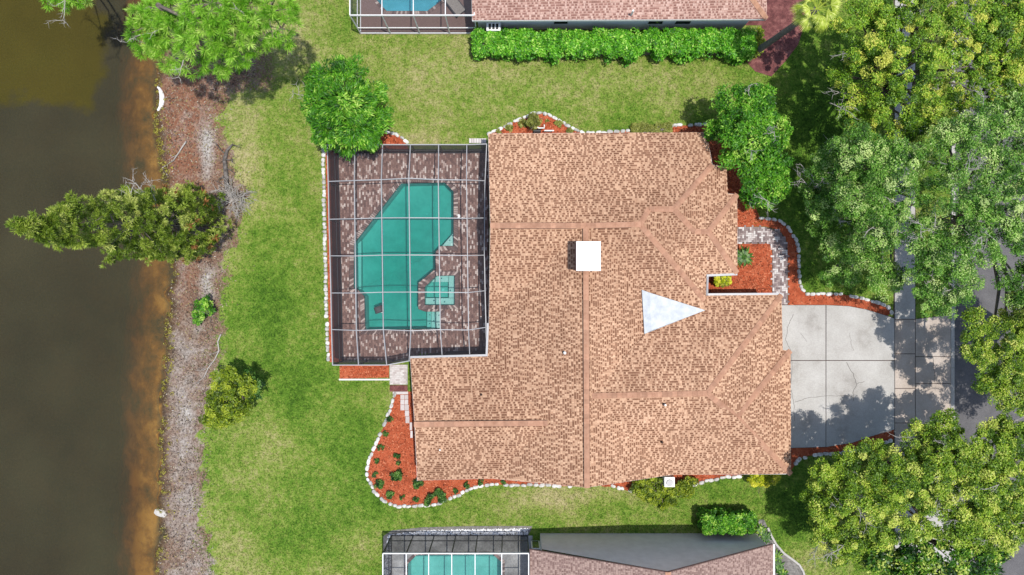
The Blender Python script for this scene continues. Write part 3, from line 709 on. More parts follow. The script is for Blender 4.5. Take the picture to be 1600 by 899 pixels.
FACES = [('N', 'a1 a2 a3 R2b R2a'), ('N', 'a1 R2a R1e R1w'), ('E', 'R1e R2a C2 C1'), ('S', 'R2a R2b H3 C2'), ('S', 'H3 H4 C4 C2'), ('E', 'R2b a3 b1 b2 H3'), ('N', 'H3 b2 b3 H4'), ('E', 'H4 b3 C4'),
  ('S', 'R1w R1m W1'), ('S', 'R1m R1e C1 K1'), ('W', 'R1m W1 W2 W3'), ('W', 'R1m W3 S1'), ('W', 'W3 W4 S1'), ('E', 'R1m K1 K2 J'), ('E', 'R1m J S1'), ('E', 'J E1 S1'),
  ('N', 'W2 Wn Wp W3'), ('S', 'W3 Wp Ws W4'), ('N', 'J K2 K3 Gr'), ('N', 'K3 C5 G1 Gr'), ('E', 'Gr G1 G2 G3'), ('E', 'G3 G4 G5'), ('N', 'G3 G2 G4'), ('S', 'J Gr G3 G5 E1'), ('S', 'K1 C1 K3'), ('E', 'C1 C5 K3'), ('E', 'C1 C2 C5'), ('E', 'K1 K3 K2')]
tabs = MB(); base = MB()
for fc, names in FACES: shingle_face(tabs, base, [kv[n] for n in names.split()], fc)
roof = base.build('roof', M['roofbase'], house)
o = tabs.build('roof_shingle', M['shingle'], roof); o['kind'] = 'stuff'
for pair in ('R1w R1m', 'R1m R1e', 'S1 R1m', 'W3 Wp', 'J Gr', 'R2a R2b', 'H3 H4'):
    a, b = (kv[n] for n in pair.split())
    if pair in ('R1w R1m', 'S1 R1m', 'W3 Wp', 'R1m R1e'):
        d_ = b - a; L = d_.length; ridge_vent(roof, a + d_ * (.5 / L), b - d_ * (.5 / L) if pair != 'S1 R1m' else b - d_ * (2.9 / L))
        caps(roof, a, b, 0.105, flat=.55)
    else: caps(roof, a, b)
for pair in ('R2a R1e', 'C1 R1e', 'a3 R2b', 'H3 R2b', 'b3 H4', 'C4 H4', 'G1 Gr', 'G3 Gr', 'G4 G3', 'G5 G3'):
    a, b = (kv[n] for n in pair.split()); caps(roof, a, b, 0.035, flat=.7)
EAVES = 'a1 a2|a2 a3|a3 b1|b1 b2|b2 b3|b3 C4|C4 C2|C2 C5|C5 G1|G1 G2|G2 G4|G4 G5|G5 E1|E1 S1|S1 W4|W4 Ws|Ws Wp|Wp Wn|Wn W2|W2 W1|W1 R1w|R1w a1'
fascia_edges(house, [[kv[n] for n in e.split()] for e in EAVES.split('|')], mat='white')
# white gutters round the entry court and along the cage
for e in ('C4 C2', 'C2 C5', 'C5 G1', 'Wn W2', 'W2 W1'):
    a, b = (kv[n].copy() for n in e.split()); d_ = (b - a).normalized(); n = Vector((-d_.y, d_.x, 0)) * .07
    if e == 'C4 C2': n = -n if n.y > 0 else n
    elif n.y < 0 and e in ('C5 G1', 'Wn W2'): n = -n
    if e == 'C2 C5': n = Vector((.07, 0, 0))
    if e == 'W2 W1': n = Vector((-.07, 0, 0))
    mb = MB(); mb.beam(a + n + Vector((0, 0, -.04)), b + n + Vector((0, 0, -.04)), .11, .10); mb.build('gutter', M['alu'], house)
mb = MB()
foot = [(776, 234), (1074, 234), (1074, 288), (1100, 288), (1100, 322), (1114, 322), (1114, 418), (1074, 418), (1074, 472), (1184, 472), (1184, 555), (1196, 555), (1196, 712), (1034, 712), (1034, 716), (780, 716), (672, 722), (672, 566), (776, 566)]
F = [T(*p) for p in foot]
for i in range(len(F)):
    a, b = F[i], F[(i + 1) % len(F)]; mb.poly([a + Vector((0, 0, -.1)), b + Vector((0, 0, -.1)), b + Vector((0, 0, 2.66)), a + Vector((0, 0, 2.66))])
for tri in ([(777, 234, 2.66), (777, 495, 2.66), (777, 364, 4.85)], [(673, 566, 2.66), (673, 722, 2.66), (673, 642, 3.95)], [(780, 717, 2.66), (1030, 717, 2.66), (901, 717, 4.75)], [(1075, 234, 2.66), (1075, 288, 2.66), (1075, 288, 3.4)]):
    mb.poly([T(*p) for p in tri])
mb.build('wall', M['stucco'], house)
# garage door and front door on the walls facing the drive
mb = MB(); c = T(1197.2, 640); mb.box((c.x, c.y, 1.08), (.05, 4.9, 2.16)); gd = mb.build('garage_door', M['white'], house)
for k in range(3):
    mb = MB(); mb.box((c.x + .028, c.y, .54 + k * .54), (.012, 4.8, .03)); mb.build('door_groove', M['vent'], gd)
for (x, y, w) in ((777 - 2, 300, 3.6), (775, 430, 3.6)):
    c = T(x, y); mb = MB(); mb.box((c.x, c.y, 1.05), (.05, w, 2.1)); sdo = mb.build('sliding_door', M['white'], house)
    for s_ in (-1, 1):
        mb = MB(); mb.box((c.x - .035, c.y + s_ * w / 4, 1.05), (.02, w / 2 - .16, 1.92)); mb.build('pane', M['glass'], sdo)
# white metal dead valley pan behind the entry
mb = MB()
pan = [V(1003, 453, 3.72), V(1007, 522, 3.70), V(1102, 485, 3.36)]
crs = [V(1015, 457.5, 3.60), V(1018, 518, 3.58)]
mb.poly([pan[0], pan[1], crs[1], crs[0]], .3); mb.poly([crs[0], crs[1], pan[2]], .8)
for i in range(3):
    a, b = pan[i], pan[(i + 1) % 3]; mb.poly([a, a - Vector((0, 0, .25)), b - Vector((0, 0, .25)), b])
o = mb.build('valley_pan', M['metal'], roof); o['label'] = 'white triangular metal pan in the roof valley'
# chimney
mb = MB(); mb.prism([V(902, 422, 6.2).xy, V(937, 422, 6.2).xy, V(937, 379, 6.2).xy, V(902, 379, 6.2).xy], 4.0, 6.2); ch = mb.build('chimney', M['chimney'], roof)
mb = MB(); mb.prism([V(900.5, 423.5, 6.3).xy, V(938.5, 423.5, 6.3).xy, V(938.5, 377.5, 6.3).xy, V(900.5, 377.5, 6.3).xy], 6.2, 6.34, bottom=True); mb.build('chimney_cap', M['whitecap'], ch)
def pipe(px, py, h, r, hh, mat='white', parent=None):
    p = V(px, py, h); mb = MB(); mb.tube([p - Vector((0, 0, .3)), p + Vector((0, 0, hh))], [r, r], 10); b = mb.build('vent_pipe', M[mat], parent or roof)
    mb = MB(); mb.tube([p + Vector((0, 0, -.02)), p + Vector((0, 0, .05))], [r * 1.9, r * 1.2], 10); mb.build('pipe_flashing', M['vent'], b)
pipe(882, 551, 4.55, .075, .3); pipe(1038, 632, 4.72, .05, .3); pipe(688, 702, 3.5, .045, .25); pipe(752, 617, 3.55, .045, .2, 'vent'); pipe(1034, 691, 3.75, .04, .2, 'vent')

# ------------------------------------------------------------------ main pool deck, pool and spa
pool = [(626.8, 287), (695, 285.6), (709, 300), (709, 385), (689, 385), (680.6, 394.5), (680.6, 420.6), (654, 442.6), (654, 483), (664.7, 487), (689, 487), (689, 514), (571, 516), (569.5, 463), (559.5, 453), (553, 451), (553.4, 381)]
spa = [(664, 449), (682, 431), (711, 430.5), (711, 477), (664, 477)]
cagefoot = [(527, 241), (764, 236), (764, 552), (652, 552), (652, 563), (536, 564)]
NOGRASS.append(cagefoot)
def Z3(pts, z): return [T(p[0], p[1], z) for p in pts]
mb = MB(); mb.tris([Z3(cagefoot, .03), Z3(pool, .03)[::-1], Z3(spa, .03)[::-1]])
for i in range(len(cagefoot)):
    a, b = T(*cagefoot[i]), T(*cagefoot[(i + 1) % len(cagefoot)]); mb.poly([a - Vector((0, 0, .1)), b - Vector((0, 0, .1)), b + Vector((0, 0, .03)), a + Vector((0, 0, .03))])
deck = tag(mb.build('pool_deck', M['joint']), kind='structure')
def inset(poly, dd):
    """offset polygon outward by dd px (poly in plan px)"""
    n = len(poly); ar = sum(poly[i][0] * poly[(i + 1) % n][1] - poly[(i + 1) % n][0] * poly[i][1] for i in range(n)); sg = 1 if ar > 0 else -1
    out = []
    for i in range(n):
        p0, p1, p2 = Vector(poly[i - 1]), Vector(poly[i]), Vector(poly[(i + 1) % n])
        n1 = Vector(((p1 - p0).y, -(p1 - p0).x)).normalized() * sg; n2 = Vector(((p2 - p1).y, -(p2 - p1).x)).normalized() * sg
        m_ = (n1 + n2); k = m_.length_squared / 2
        out.append(tuple(p1 + m_ * (dd / max(k, .35))))
    return out
pool_o = inset(pool, 6.5); spa_o = inset(spa, 6.5)
mb = MB(); pw, pl = .105, .21

for c_ in range(92):
    for r_ in range(66):
        cx = T(527, 0).x + (c_ + .5) * pw; cy = T(0, 565).y + (r_ + .5 + (.5 if c_ % 2 else 0)) * pl
        qx = cx * PPM + 800; qy = 449.5 - cy * PPM
        if not point_in(cagefoot, qx, qy) or point_in(pool_o, qx, qy) or point_in(spa_o, qx, qy): continue
        nn = mnoise.noise(Vector((cx * .5, cy * .5, 0)))
        t = R.uniform(.86, 1) if R.random() < .22 + .14 * nn else R.uniform(0, .78)
        paver_block(mb, cx, cy, pw, pl, .02, .05, 0, t)
o = mb.build('deck_paver', M['paver'], deck); o['kind'] = 'stuff'
def pool_thing(name, label, poly, depth, zdeck, water, coping_w=6.5, cop='coping', zraise=0.0, deep=None):
    root = wempty(name, T(*poly[0])); tag(root, label, 'pool')
    zt = zdeck + .03 + zraise; zw = zdeck - .12 + zraise
    mb = MB()
    n = len(poly)
    if deep:
        for i in range(n): mb.poly([T(*poly[i], -depth * .8), T(*poly[(i + 1) % n], -depth * .8), T(*deep)])
    else: mb.tris([Z3(poly, -depth)])
    for i in range(n):
        a, b = poly[i], poly[(i + 1) % n]; mb.poly([T(*a, -depth - .5), T(*b, -depth - .5), T(*b, zt - .01), T(*a, zt - .01)])
    mb.build('basin', M['plaster'], root)
    mb = MB(); inn = inset(poly, -.35)
    for i in range(n):
        a, b = inn[i], inn[(i + 1) % n]; mb.poly([T(*a, zw - .12), T(*b, zw - .12), T(*b, zt - .02), T(*a, zt - .02)])
    mb.build('waterline_tile', M['tile'], root)
    outp = inset(poly, coping_w); mb = MB()
    for i in range(n):
        a, b = Vector(poly[i]), Vector(poly[(i + 1) % n]); ao, bo = Vector(outp[i]), Vector(outp[(i + 1) % n])
        k = max(1, int((b - a).length / 3.2))
        for j in range(k):
            f0, f1 = j / k + .004, (j + 1) / k - .004
            q = [a.lerp(b, f0), a.lerp(b, f1), ao.lerp(bo, f1), ao.lerp(bo, f0)]
            mb.prism([T(*p).xy for p in q], -.05 if not zraise else -.05, zt + R.uniform(-.002, .002), t=R.uniform(.85, 1) if R.random() < .3 else R.uniform(0, .7))
    o = mb.build('coping', M[cop], root); o['kind'] = 'stuff'
    mb = MB(); wp = inset(poly, .15); mb.prism([T(*p).xy for p in wp], -depth - .55, zw, bottom=True); mb.build('water', M[water], root)
    return root
pt = pool_thing('swimming_pool', 'angular teal swimming pool inside the central screened cage', pool, 1.55, .05, 'poolwater', deep=(606, 425, -2.0))
for (poly, zt, nm) in (([(709, 362), (709, 385), (689, 385)], -.32, 'corner_bench'), ([(664.7, 487), (672.3, 487), (672.3, 515), (664.7, 515)], -.75, 'step'), ([(672.3, 487), (680.8, 487), (680.8, 514.7), (672.3, 514.7)], -.50, 'step'), ([(680.8, 487), (689, 487), (689, 514), (680.8, 514)], -.28, 'step'), ([(553, 381), (560, 374), (560, 453), (553, 451)], -.85, 'side_bench')):
    mb = MB(); mb.prism(P2(inset(poly, -.3)), -1.5, zt); mb.build(nm, M['plasterpale'], pt)
def disc(parent, name, px, py, z, r, mat, hh=.02):
    p = T(px, py, z); mb = MB(); mb.tube([p, p + Vector((0, 0, hh))], [r, r * .9], 14); return mb.build(name, M[mat], parent)
disc(pt, 'drain_cover', 662, 328.5, -1.50, .13, 'white'); disc(pt, 'pool_light', 705.5, 382, -.31, .10, 'white')
disc(pt, 'skimmer_lid', 716.5, 338, .055, .13, 'white')
for (x, y, z) in ((669, 493, -.74), (669, 507, -.74), (676, 502, -.49), (685, 493, -.27), (685, 508, -.27), (702, 375, -.31), (706, 368, -.31)): disc(pt, 'tile_mark', x, y, z, .04, 'tile', .012)
st_ = pool_thing('spa', 'small five sided spa with benches beside the teal pool', spa, .95, .05, 'poolwater', 6.0, zraise=.10)
mb = MB(); inner = [(664.5, 444.5 + 4.5), (664.5, 444.5 + 4.5)]
for k, (poly, zt) in enumerate((([(664.3, 466), (710.7, 466), (710.7, 476.7), (664.3, 476.7)], -.30), ([(700.5, 431), (710.7, 431), (710.7, 465.8), (700.5, 465.8)], -.30), ([(673, 441), (682, 431.5), (700.2, 431), (700.2, 441)], -.30))):
    mb = MB(); mb.prism(P2(inset(poly, -.2)), -.93, zt); mb.build('spa_bench', M['plasterpale'], st_)
for (x, y) in ((677, 470), (694, 472), (703, 454), (689, 435)): disc(st_, 'jet', x, y, -.29, .05, 'tile', .02)
disc(st_, 'drain_cover', 690, 453, -.93, .11, 'white')
# black pool cleaner
cl = empty('pool_cleaner', T(592, 484, -.09), math.radians(18)); tag(cl, 'black square pool cleaner floating near the lower left of the teal pool', 'pool cleaner')
mb = MB(); mb.box((0, 0, .07), (.42, .42, .10)); mb.build('body', M['black'], cl)
mb = MB(); mb.box((0, 0, .14), (.26, .26, .05)); mb.build('lid', M['bronze'], cl)
for sx in (-1, 1):
    mb = MB(); mb.tube([(sx * .22, -.2, .06), (sx * .22, .2, .06)], [.07, .07], 10); mb.build('track', M['black'], cl)
mb = MB(); mb.box((.14, -.2, .09), (.1, .08, .06)); mb.build('float', M['whitecap'], cl)

# ------------------------------------------------------------------ screen cages
def cage(label, cols, rows, H, mat_beam, scr_roof, scr_wall, open_right=False, beam_w=.046, wall_sides=('L', 'T', 'B', 'R'), rail_mat=None, skip_roof=False):
    """cols/rows: node grid N[j][i] of world points (perimeter included)."""
    N = H; ny = len(N); nx = len(N[0])
    root = wempty('pool_cage', Vector((N[0][0].x, N[0][0].y, 0))); tag(root, label, 'pool cage')
    for j in range(ny):
        edge = j in (0, ny - 1); mb = MB()
        for i in range(nx - 1):
            if (N[j][i + 1] - N[j][i]).length > .05: mb.beam(N[j][i], N[j][i + 1], beam_w * (1.15 if edge else 1), .15)
        mb.build('eave_beam' if edge else 'roof_beam', M[mat_beam], root)
    for i in range(nx):
        edge = i in (0, nx - 1); mb = MB()
        for j in range(ny - 1):
            if (N[j + 1][i] - N[j][i]).length > .05: mb.beam(N[j][i] + Vector((0, 0, .004)), N[j + 1][i] + Vector((0, 0, .004)), beam_w * (1.15 if edge else 1), .15)
        mb.build('eave_beam' if edge else 'roof_beam', M[mat_beam], root)
    for j in range(ny - 1):
        for i in range(nx - 1):
            mb = MB(); mb.poly([N[j][i], N[j + 1][i], N[j + 1][i + 1], N[j][i + 1]]); mb.build('roof_screen', M[scr_roof], root)
    sides = {'T': [N[0][i] for i in range(nx)], 'B': [N[-1][i] for i in range(nx)], 'L': [N[j][0] for j in range(ny)], 'R': [N[j][-1] for j in range(ny)]}
    for sd_ in wall_sides:
        L = sides[sd_]
        for k, p in enumerate(L):
            if sd_ in 'TB' and k == 0 and 'L' in wall_sides: continue
            mb = MB(); mb.beam(Vector((p.x, p.y, .0)), p - Vector((0, 0, .05)), .06, .06); mb.build('post', M[rail_mat or mat_beam], root)
        for k in range(len(L) - 1):
            a, b = L[k], L[k + 1]
            if (b - a).length < .1: continue
            mb = MB(); mb.poly([Vector((a.x, a.y, .06)), Vector((b.x, b.y, .06)), b - Vector((0, 0, .05)), a - Vector((0, 0, .05))]); mb.build('wall_screen', M[scr_wall], root)
            mb = MB(); mb.beam(Vector((a.x, a.y, .95)), Vector((b.x, b.y, .95)), .05, .06); mb.build('rail', M[rail_mat or mat_beam], root)
            mb = MB(); mb.beam(Vector((a.x, a.y, .08)), Vector((b.x, b.y, .08)), .05, .10); mb.build('sill', M[rail_mat or mat_beam], root)
    return root
HP, HC = 2.5, 3.0
xs_mid = {0: None}
colx = [(553.9, 555.0, 560.5), (596, 598, 604.5), (639, 641.5, 647.6), (685, 685.5, 691), (729, 729.5, 734)]   # mid rows, top edge, bottom edge
rowy = [281, 340.7, 398.8, 456.6, 515]
lft = [(511.5, 227), (513.2, 284), (514.4, 343), (516, 400), (517.4, 458), (518.4, 515), (520, 570.5)]
rgt = [(760.5, 225.5), (758, 283), (757, 341), (757, 399), (758, 454.5), (759.5, 511.5), (760, 554.5)]
grid = []
grid.append([V(*lft[0], HP)] + [V(c[1], 226.5, HP) for c in colx] + [V(*rgt[0], HP)])
for j, y in enumerate(rowy):
    row = [V(*lft[j + 1], HP)]
    for i, c in enumerate(colx):
        hh = HC + (.12 if i == 2 else 0); yy = y + {0: 1.5, 1: .2, 2: -2 if j == 0 else (2 if j == 4 else 0), 3: .2, 4: .8}[i]
        row.append(V(c[0] + (.8 * j if i != 9 else 0), yy, hh))
    row.append(V(*rgt[j + 1], HP)); grid.append(row)
grid.append([V(*lft[6], HP), V(colx[0][2], 570.5, HP), V(colx[1][2], 570.5, HP), V(640.5, 570, HP) if False else V(colx[2][2] - 9, 569.5, HP), V(colx[3][2], 556, HP), V(colx[4][2], 555, HP), V(*rgt[6], HP)])
grid[6][3] = V(639.5, 564, HP)
cage('large screened pool cage attached to the lake side of the central house', None, None, grid, 'alu', 'screen', 'screenwall', rail_mat='bronze', wall_sides=('L', 'T', 'B'))
# upper neighbour's cage (goes on beyond the frame)
def flat_grid(xs, ys, h): return [[V(x, y, h) for x in xs] for y in ys]
g2 = flat_grid([547, 597, 646, 696, 741], [-170, -105, -40, 24.5], 2.8)
cage('white framed pool cage of the upper neighbour at the top edge', None, None, g2, 'white', 'screenlite', 'screenlite', wall_sides=('L', 'B'))
g3 = flat_grid([598.5, 635, 670, 706, 742.4, 784, 826], [864.5, 925, 985, 1045], 2.85)
for q in g3[0][2:5]: q.z += .0
cage('cream framed pool cage of the lower neighbour at the bottom edge', None, None, g3, 'white', 'screenlite', 'screenmid', wall_sides=('L', 'T'), rail_mat='bronze')
# neighbours' decks and pools
def deck_with_pool(name, foot, pl_, mat, plabel, water, z=.03):
    NOGRASS.append(foot)
    mb = MB(); mb.tris([Z3(foot, z), Z3(pl_, z)[::-1]])
    for i in range(len(foot)):
        a, b = T(*foot[i]), T(*foot[(i + 1) % len(foot)]); mb.poly([a - Vector((0, 0, .1)), b - Vector((0, 0, .1)), b + Vector((0, 0, z)), a + Vector((0, 0, z))])
    tag(mb.build(name, M[mat]), kind='structure')
    return pool_thing('swimming_pool', plabel, pl_, 1.5, z, water, 4.5)
deck_with_pool('upper_deck', [(562, 54), (742, 54), (742, -150), (562, -150)], [(588, 0), (604, 18), (668, 18), (692, 0), (692, -100), (588, -100)], 'coping', 'bright blue pool of the upper neighbour cut by the top edge', 'poolblue')
deck_with_pool('lower_deck', [(612, 1000), (832, 1000), (832, 837), (612, 837)], [(637, 980), (784, 980), (784, 878), (770, 866), (651, 867), (637, 881)], 'greyconcrete', 'pale teal pool of the lower neighbour cut by the bottom edge', 'poolpale')
# lounger on the upper deck
lo_ = empty('sun_lounger', T(712, 12, .03), math.radians(38)); tag(lo_, 'grey sling sun lounger on the upper neighbour deck beside the blue pool', 'lounger')
mb = MB(); mb.box((0, 0, .34), (.62, 1.25, .04)); mb.build('seat', M['fabric'], lo_)
mb = MB(); mb.beam((0, .64, .35), (0, 1.15, .75), .62, .04); mb.build('backrest', M['fabric'], lo_)
for sx in (-1, 1):
    mb = MB(); mb.beam((sx * .34, -.65, .33), (sx * .34, .65, .33), .05, .06); mb.build('side_rail', M['bronze'], lo_)
    for yy in (-.55, .55):
        mb = MB(); mb.beam((sx * .32, yy, 0), (sx * .32, yy, .32), .05, .05); mb.build('leg', M['bronze'], lo_)
# gravel strip of the lower neighbour
gp = [(598, 899), (612, 899), (612, 837), (826, 836), (832, 822), (740, 822), (660, 824), (612, 829), (599, 838)]
NOGRASS.append(gp)
mb = MB(); mb.prism(P2(gp), -.1, .02); gv = tag(mb.build('gravel_strip', M['greystone']), kind='structure')
chips('white_pebbles', [(600, 899), (611, 899), (611, 836.5), (824, 835.5), (828, 826), (740, 827), (660, 829), (606, 836)], 900, M['gravelchip'], gv, .02, (.06, .13), .4)

# ------------------------------------------------------------------ neighbour houses
def ngh_window(parent, px0, px1, y_, z0, z1, out):
    a, b = T(px0, y_), T(px1, y_); cx = (a.x + b.x) / 2; w = abs(b.x - a.x)
    mb = MB(); mb.box((cx, a.y + out * .02, (z0 + z1) / 2), (w, .06, z1 - z0)); f = mb.build('window', M['white'], parent)
    mb = MB(); mb.box((cx, a.y + out * .045, (z0 + z1) / 2), (w - .14, .04, z1 - z0 - .14)); mb.build('pane', M['glass'], f)
nh = wempty('neighbour_house', T(950, 0)); tag(nh, 'pinkish shingle roofed house cut by the top edge behind the long hedge', 'house')
tabs = MB(); base = MB()
e0, e1 = V(738, 32, 2.7), V(1198, 30, 2.7); ry = e0.y + 6.0; rz = 2.7 + 6 * .42
r0 = Vector((e0.x, ry, rz)); r1 = Vector((e1.x - 6, ry, rz)); e2 = Vector((e1.x, e1.y + 12, 2.7)); e3 = Vector((e0.x, e1.y + 12, 2.7))
shingle_face(tabs, base, [e0, e1, r1, r0], 'S', 'p'); shingle_face(tabs, base, [e1, e2, r1], 'E', 'p'); base.tris([[r0, r1, e2, e3]])
nr = base.build('roof', M['roofbase'], nh); o = tabs.build('roof_shingle', M['shingle_pink'], nr); o['kind'] = 'stuff'
caps(nr, e1, r1, .035, flat=.7)
fascia_edges(nh, [(e0, e1), (e1, e2), (e0, r0)], .18)
mb = MB(); mb.prism([T(748, 46.5).xy, T(1158, 46.5).xy, T(1158, -220).xy, T(748, -220).xy], -.1, 2.62); mb.build('wall', M['palewall'], nh)
ngh_window(nh, 862, 886, 46.5, 1.0, 2.2, -1); ngh_window(nh, 1046, 1072, 46.5, 1.0, 2.2, -1); ngh_window(nh, 1005, 1030, 46.5, 1.0, 2.2, -1)
mb = MB(); p = V(988, 20, 3.2); mb.tube([p - Vector((0, 0, .3)), p + Vector((0, 0, .3))], [.06, .06], 8); mb.build('vent_pipe', M['white'], nr)
# lower neighbour
sh = wempty('neighbour_house', T(1010, 900)); tag(sh, 'dull pink roofed house with broad grey gable wall cut by the bottom edge', 'house')
tabs = MB(); base = MB()
L0 = V(828, 859, 2.7); R0 = V(1208, 851, 2.7); PK = V(1044, 895, 5.85)
yb = -24.0
L1 = Vector((L0.x, yb, 2.7)); R1 = Vector((R0.x, yb, 2.7)); P1 = Vector((PK.x, yb, 5.85))
shingle_face(tabs, base, [L0, PK, P1, L1], 'W', 'd', .6); shingle_face(tabs, base, [PK, R0, R1, P1], 'E', 'd', .6)
sr = base.build('roof', M['roofbase'], sh); o = tabs.build('roof_shingle', M['shingle_dull'], sr); o['kind'] = 'stuff'
caps(sr, P1, PK, .04)
fascia_edges(sh, [(L0, PK), (PK, R0), (R0, R1), (L0, L1)], .12, 'chimney')
mb = MB(); a = T(844, 833.5); b = T(1180, 833.5); pk = Vector((PK.x, a.y, 5.62)); yb2 = -24.0
mb.poly([Vector((a.x, a.y, -.1)), Vector((a.x, a.y, 2.55)), pk, Vector((b.x, a.y, 2.55)), Vector((b.x, a.y, -.1))])
mb.poly([Vector((a.x, a.y, -.1)), Vector((a.x, yb2, -.1)), Vector((a.x, yb2, 2.6)), Vector((a.x, a.y, 2.55))]); mb.poly([Vector((b.x, a.y, -.1)), Vector((b.x, yb2, -.1)), Vector((b.x, yb2, 2.6)), Vector((b.x, a.y, 2.55))])
mb.build('wall', M['greywall'], sh)
mb = MB(); c = V(1207, 900, 2.66); mb.beam((R0.x + .06, R0.y, 2.62), (R0.x + .06, yb, 2.62), .11, .10); mb.build('gutter', M['white'], sh)
ngh_window(sh, 829, 842, 838, .9, 2.1, 1)
# grey planting bed with curved white kerb beside the lower neighbour
kerb_line = [(1194, 812), (1199, 824), (1204, 836), (1212, 850), (1224, 864), (1238, 874), (1248, 882), (1254, 892), (1258, 906), (1260, 930)]
gb = [(1180, 833), (1186, 812)] + kerb_line + [(1180, 930)]
NOGRASS.append(gb); mb = MB(); mb.prism(P2(gb), -.1, .02); gbo = tag(mb.build('gravel_bed', M['greystone']), kind='structure')
mb = MB(); kp = [T(*p, .05) for p in kerb_line]
for i in range(1, len(kp) - 1): mb.beam(kp[i], kp[i + 1], .12, .14)
tag(mb.build('curved_kerb', M['concrete']), 'curved white concrete kerb edging the gravel bed of the lower neighbour', 'kerb')
# neighbour's pale drive and parked van-like car partly under the oak at bottom right
nd = tag(wempty('neighbour_driveway', T(1480, 860)), kind='structure')
for pts in ([(1300, 960), (1397, 960), (1397, 905), (1300, 905)], [(1430, 855), (1485, 850), (1485, 795), (1430, 802)], [(1430, 915), (1485, 920), (1485, 850.6), (1430, 855.6)]):
    slab(nd, 'concrete_slab', P2(pts), -.1, .045, M['concrete'])


# ------------------------------------------------------------------ vegetation
def unit(a): return a / np.maximum(np.linalg.norm(a, axis=-1, keepdims=True), 1e-9)
def leaf_quads(c, nrm, L, W, rng, dirs=None):
    """rhombic leaves: centres c, normals nrm, long axis dirs (projected)"""
    n = len(c)
    d_ = rng.normal(size=(n, 3)) if dirs is None else dirs + 0.35 * rng.normal(size=(n, 3))
    d_ = unit(d_ - (d_ * nrm).sum(-1, keepdims=True) * nrm); s = np.cross(nrm, d_)
    L = np.asarray(L).reshape(-1, 1) * np.ones((n, 1)); W = np.asarray(W).reshape(-1, 1) * np.ones((n, 1))
    return np.stack([c - d_ * L / 2, c + s * W / 2 - d_ * L * .08, c + d_ * L / 2, c - s * W / 2 - d_ * L * .08], 1).reshape(-1, 3)
def clump_points(cent, rad, per, rng, flat=0.7, shell=0.55):
    """points spread through the outer part of flattened balls"""
    m = len(cent); dirs = unit(rng.normal(size=(m, per, 3))); dirs[..., 2] = np.where(rng.random((m, per)) < .75, np.abs(dirs[..., 2]), dirs[..., 2])
    r = rad[:, None, None] * (shell + (1 - shell) * rng.random((m, per, 1)) ** .6) * (0.8 + 0.4 * rng.random((m, per, 1)))
    off = dirs * r; off[..., 2] *= flat
    return (cent[:, None, :] + off).reshape(-1, 3), dirs.reshape(-1, 3)
def crown(lobes, rng, nclump, crad, per, leaf, mat, parent, name='foliage', flat=.7, aspect=.55, up=.7, lobe_flat=.6, hollow=.35, spray=False, tintc=0.32):
    """lobes (x,y,z,r) world. clumps in lobes, leaves in clumps"""
    Lb = np.array(lobes, float); vol = Lb[:, 3] ** 2; pick = rng.choice(len(Lb), nclump, p=vol / vol.sum())
    dd = unit(rng.normal(size=(nclump, 3))); dd[:, 2] = np.where(rng.random(nclump) < .72, np.abs(dd[:, 2]), dd[:, 2])
    rr = Lb[pick, 3] * (hollow + (1 - hollow) * rng.random(nclump) ** .55)
    cc = Lb[pick, :3] + dd * rr[:, None] * np.array([1, 1, lobe_flat])
    cr = crad * rng.uniform(.6, 1.35, nclump)
    p, od = clump_points(cc, cr, per, rng, flat)
    nrm = unit(od * .55 + rng.normal(size=p.shape) * .55 + np.array([0, 0, up]))
    L = leaf * rng.uniform(.65, 1.35, len(p)); dirs = None
    if spray:
        ctr = np.repeat(Lb[pick, :3], per, 0); dirs = unit(p - ctr) * np.array([1, 1, .4])
    v = leaf_quads(p, nrm, L, L * aspect, rng, dirs)
    ct = np.repeat(rng.normal(0, tintc, nclump), per)
    tint = np.clip(.5 + ct + rng.normal(0, .2, len(p)), 0, 1)
    me = np_mesh(name, v, 4, tint)
    o = link(name, me, LF[mat], parent); return o, cc
def limbs(root, base, top, targets, mat, r0, rng, twigs=None):
    mb = MB(); base = Vector(base); top = Vector(top)
    n = 6; pts = []; rad = []
    for i in range(n + 1):
        f = i / n; pts.append(base.lerp(top, f) + Vector((rng.normal() * .06, rng.normal() * .06, 0)) * (1 if 0 < i < n else 0)); rad.append(r0 * (1.25 - .25 * min(f * 5, 1)) * (1 - .35 * f))
    rad[0] *= 1.3
    mb.tube(pts, rad, 9); t = mb.build('trunk', M[mat], root, True)
    for q in targets:
        q = Vector(q); f = rng.uniform(.6, 1); s = base.lerp(top, f); m1 = s.lerp(q, .4) + Vector((rng.normal() * .25, rng.normal() * .25, .35)); m2 = s.lerp(q, .75) + Vector((rng.normal() * .2, rng.normal() * .2, .15))
        mb = MB(); mb.tube([s, m1, m2, q], [r0 * .5, r0 * .34, r0 * .2, r0 * .07], 6); mb.build('branch', M[mat], root, True)
    return t
def bare(root, p, d_, L, rng, r=.035, mat='deadwood', depth=2, name='bare_branch'):
    mb = MB()
    def rec(p, d_, L, r, k):
        n = 4; pts = [p]; dd = d_.copy()
        for i in range(n):
            dd = (dd + Vector(rng.normal(size=3)) * .22).normalized(); pts.append(pts[-1] + dd * L / n)
        mb.tube(pts, [r * (1 - .7 * i / n) for i in range(n + 1)], 4)
        if k:
            for i in (1, 2, 3, 4):
                for _ in range(1 if i < 4 else 2):
                    nd = (dd + Vector(rng.normal(size=3)) * .8).normalized(); rec(pts[i], nd, L * rng.uniform(.35, .6), r * .55, k - 1)
    rec(Vector(p), Vector(d_).normalized(), L, r, depth)
    return mb.build(name, M[mat], root)
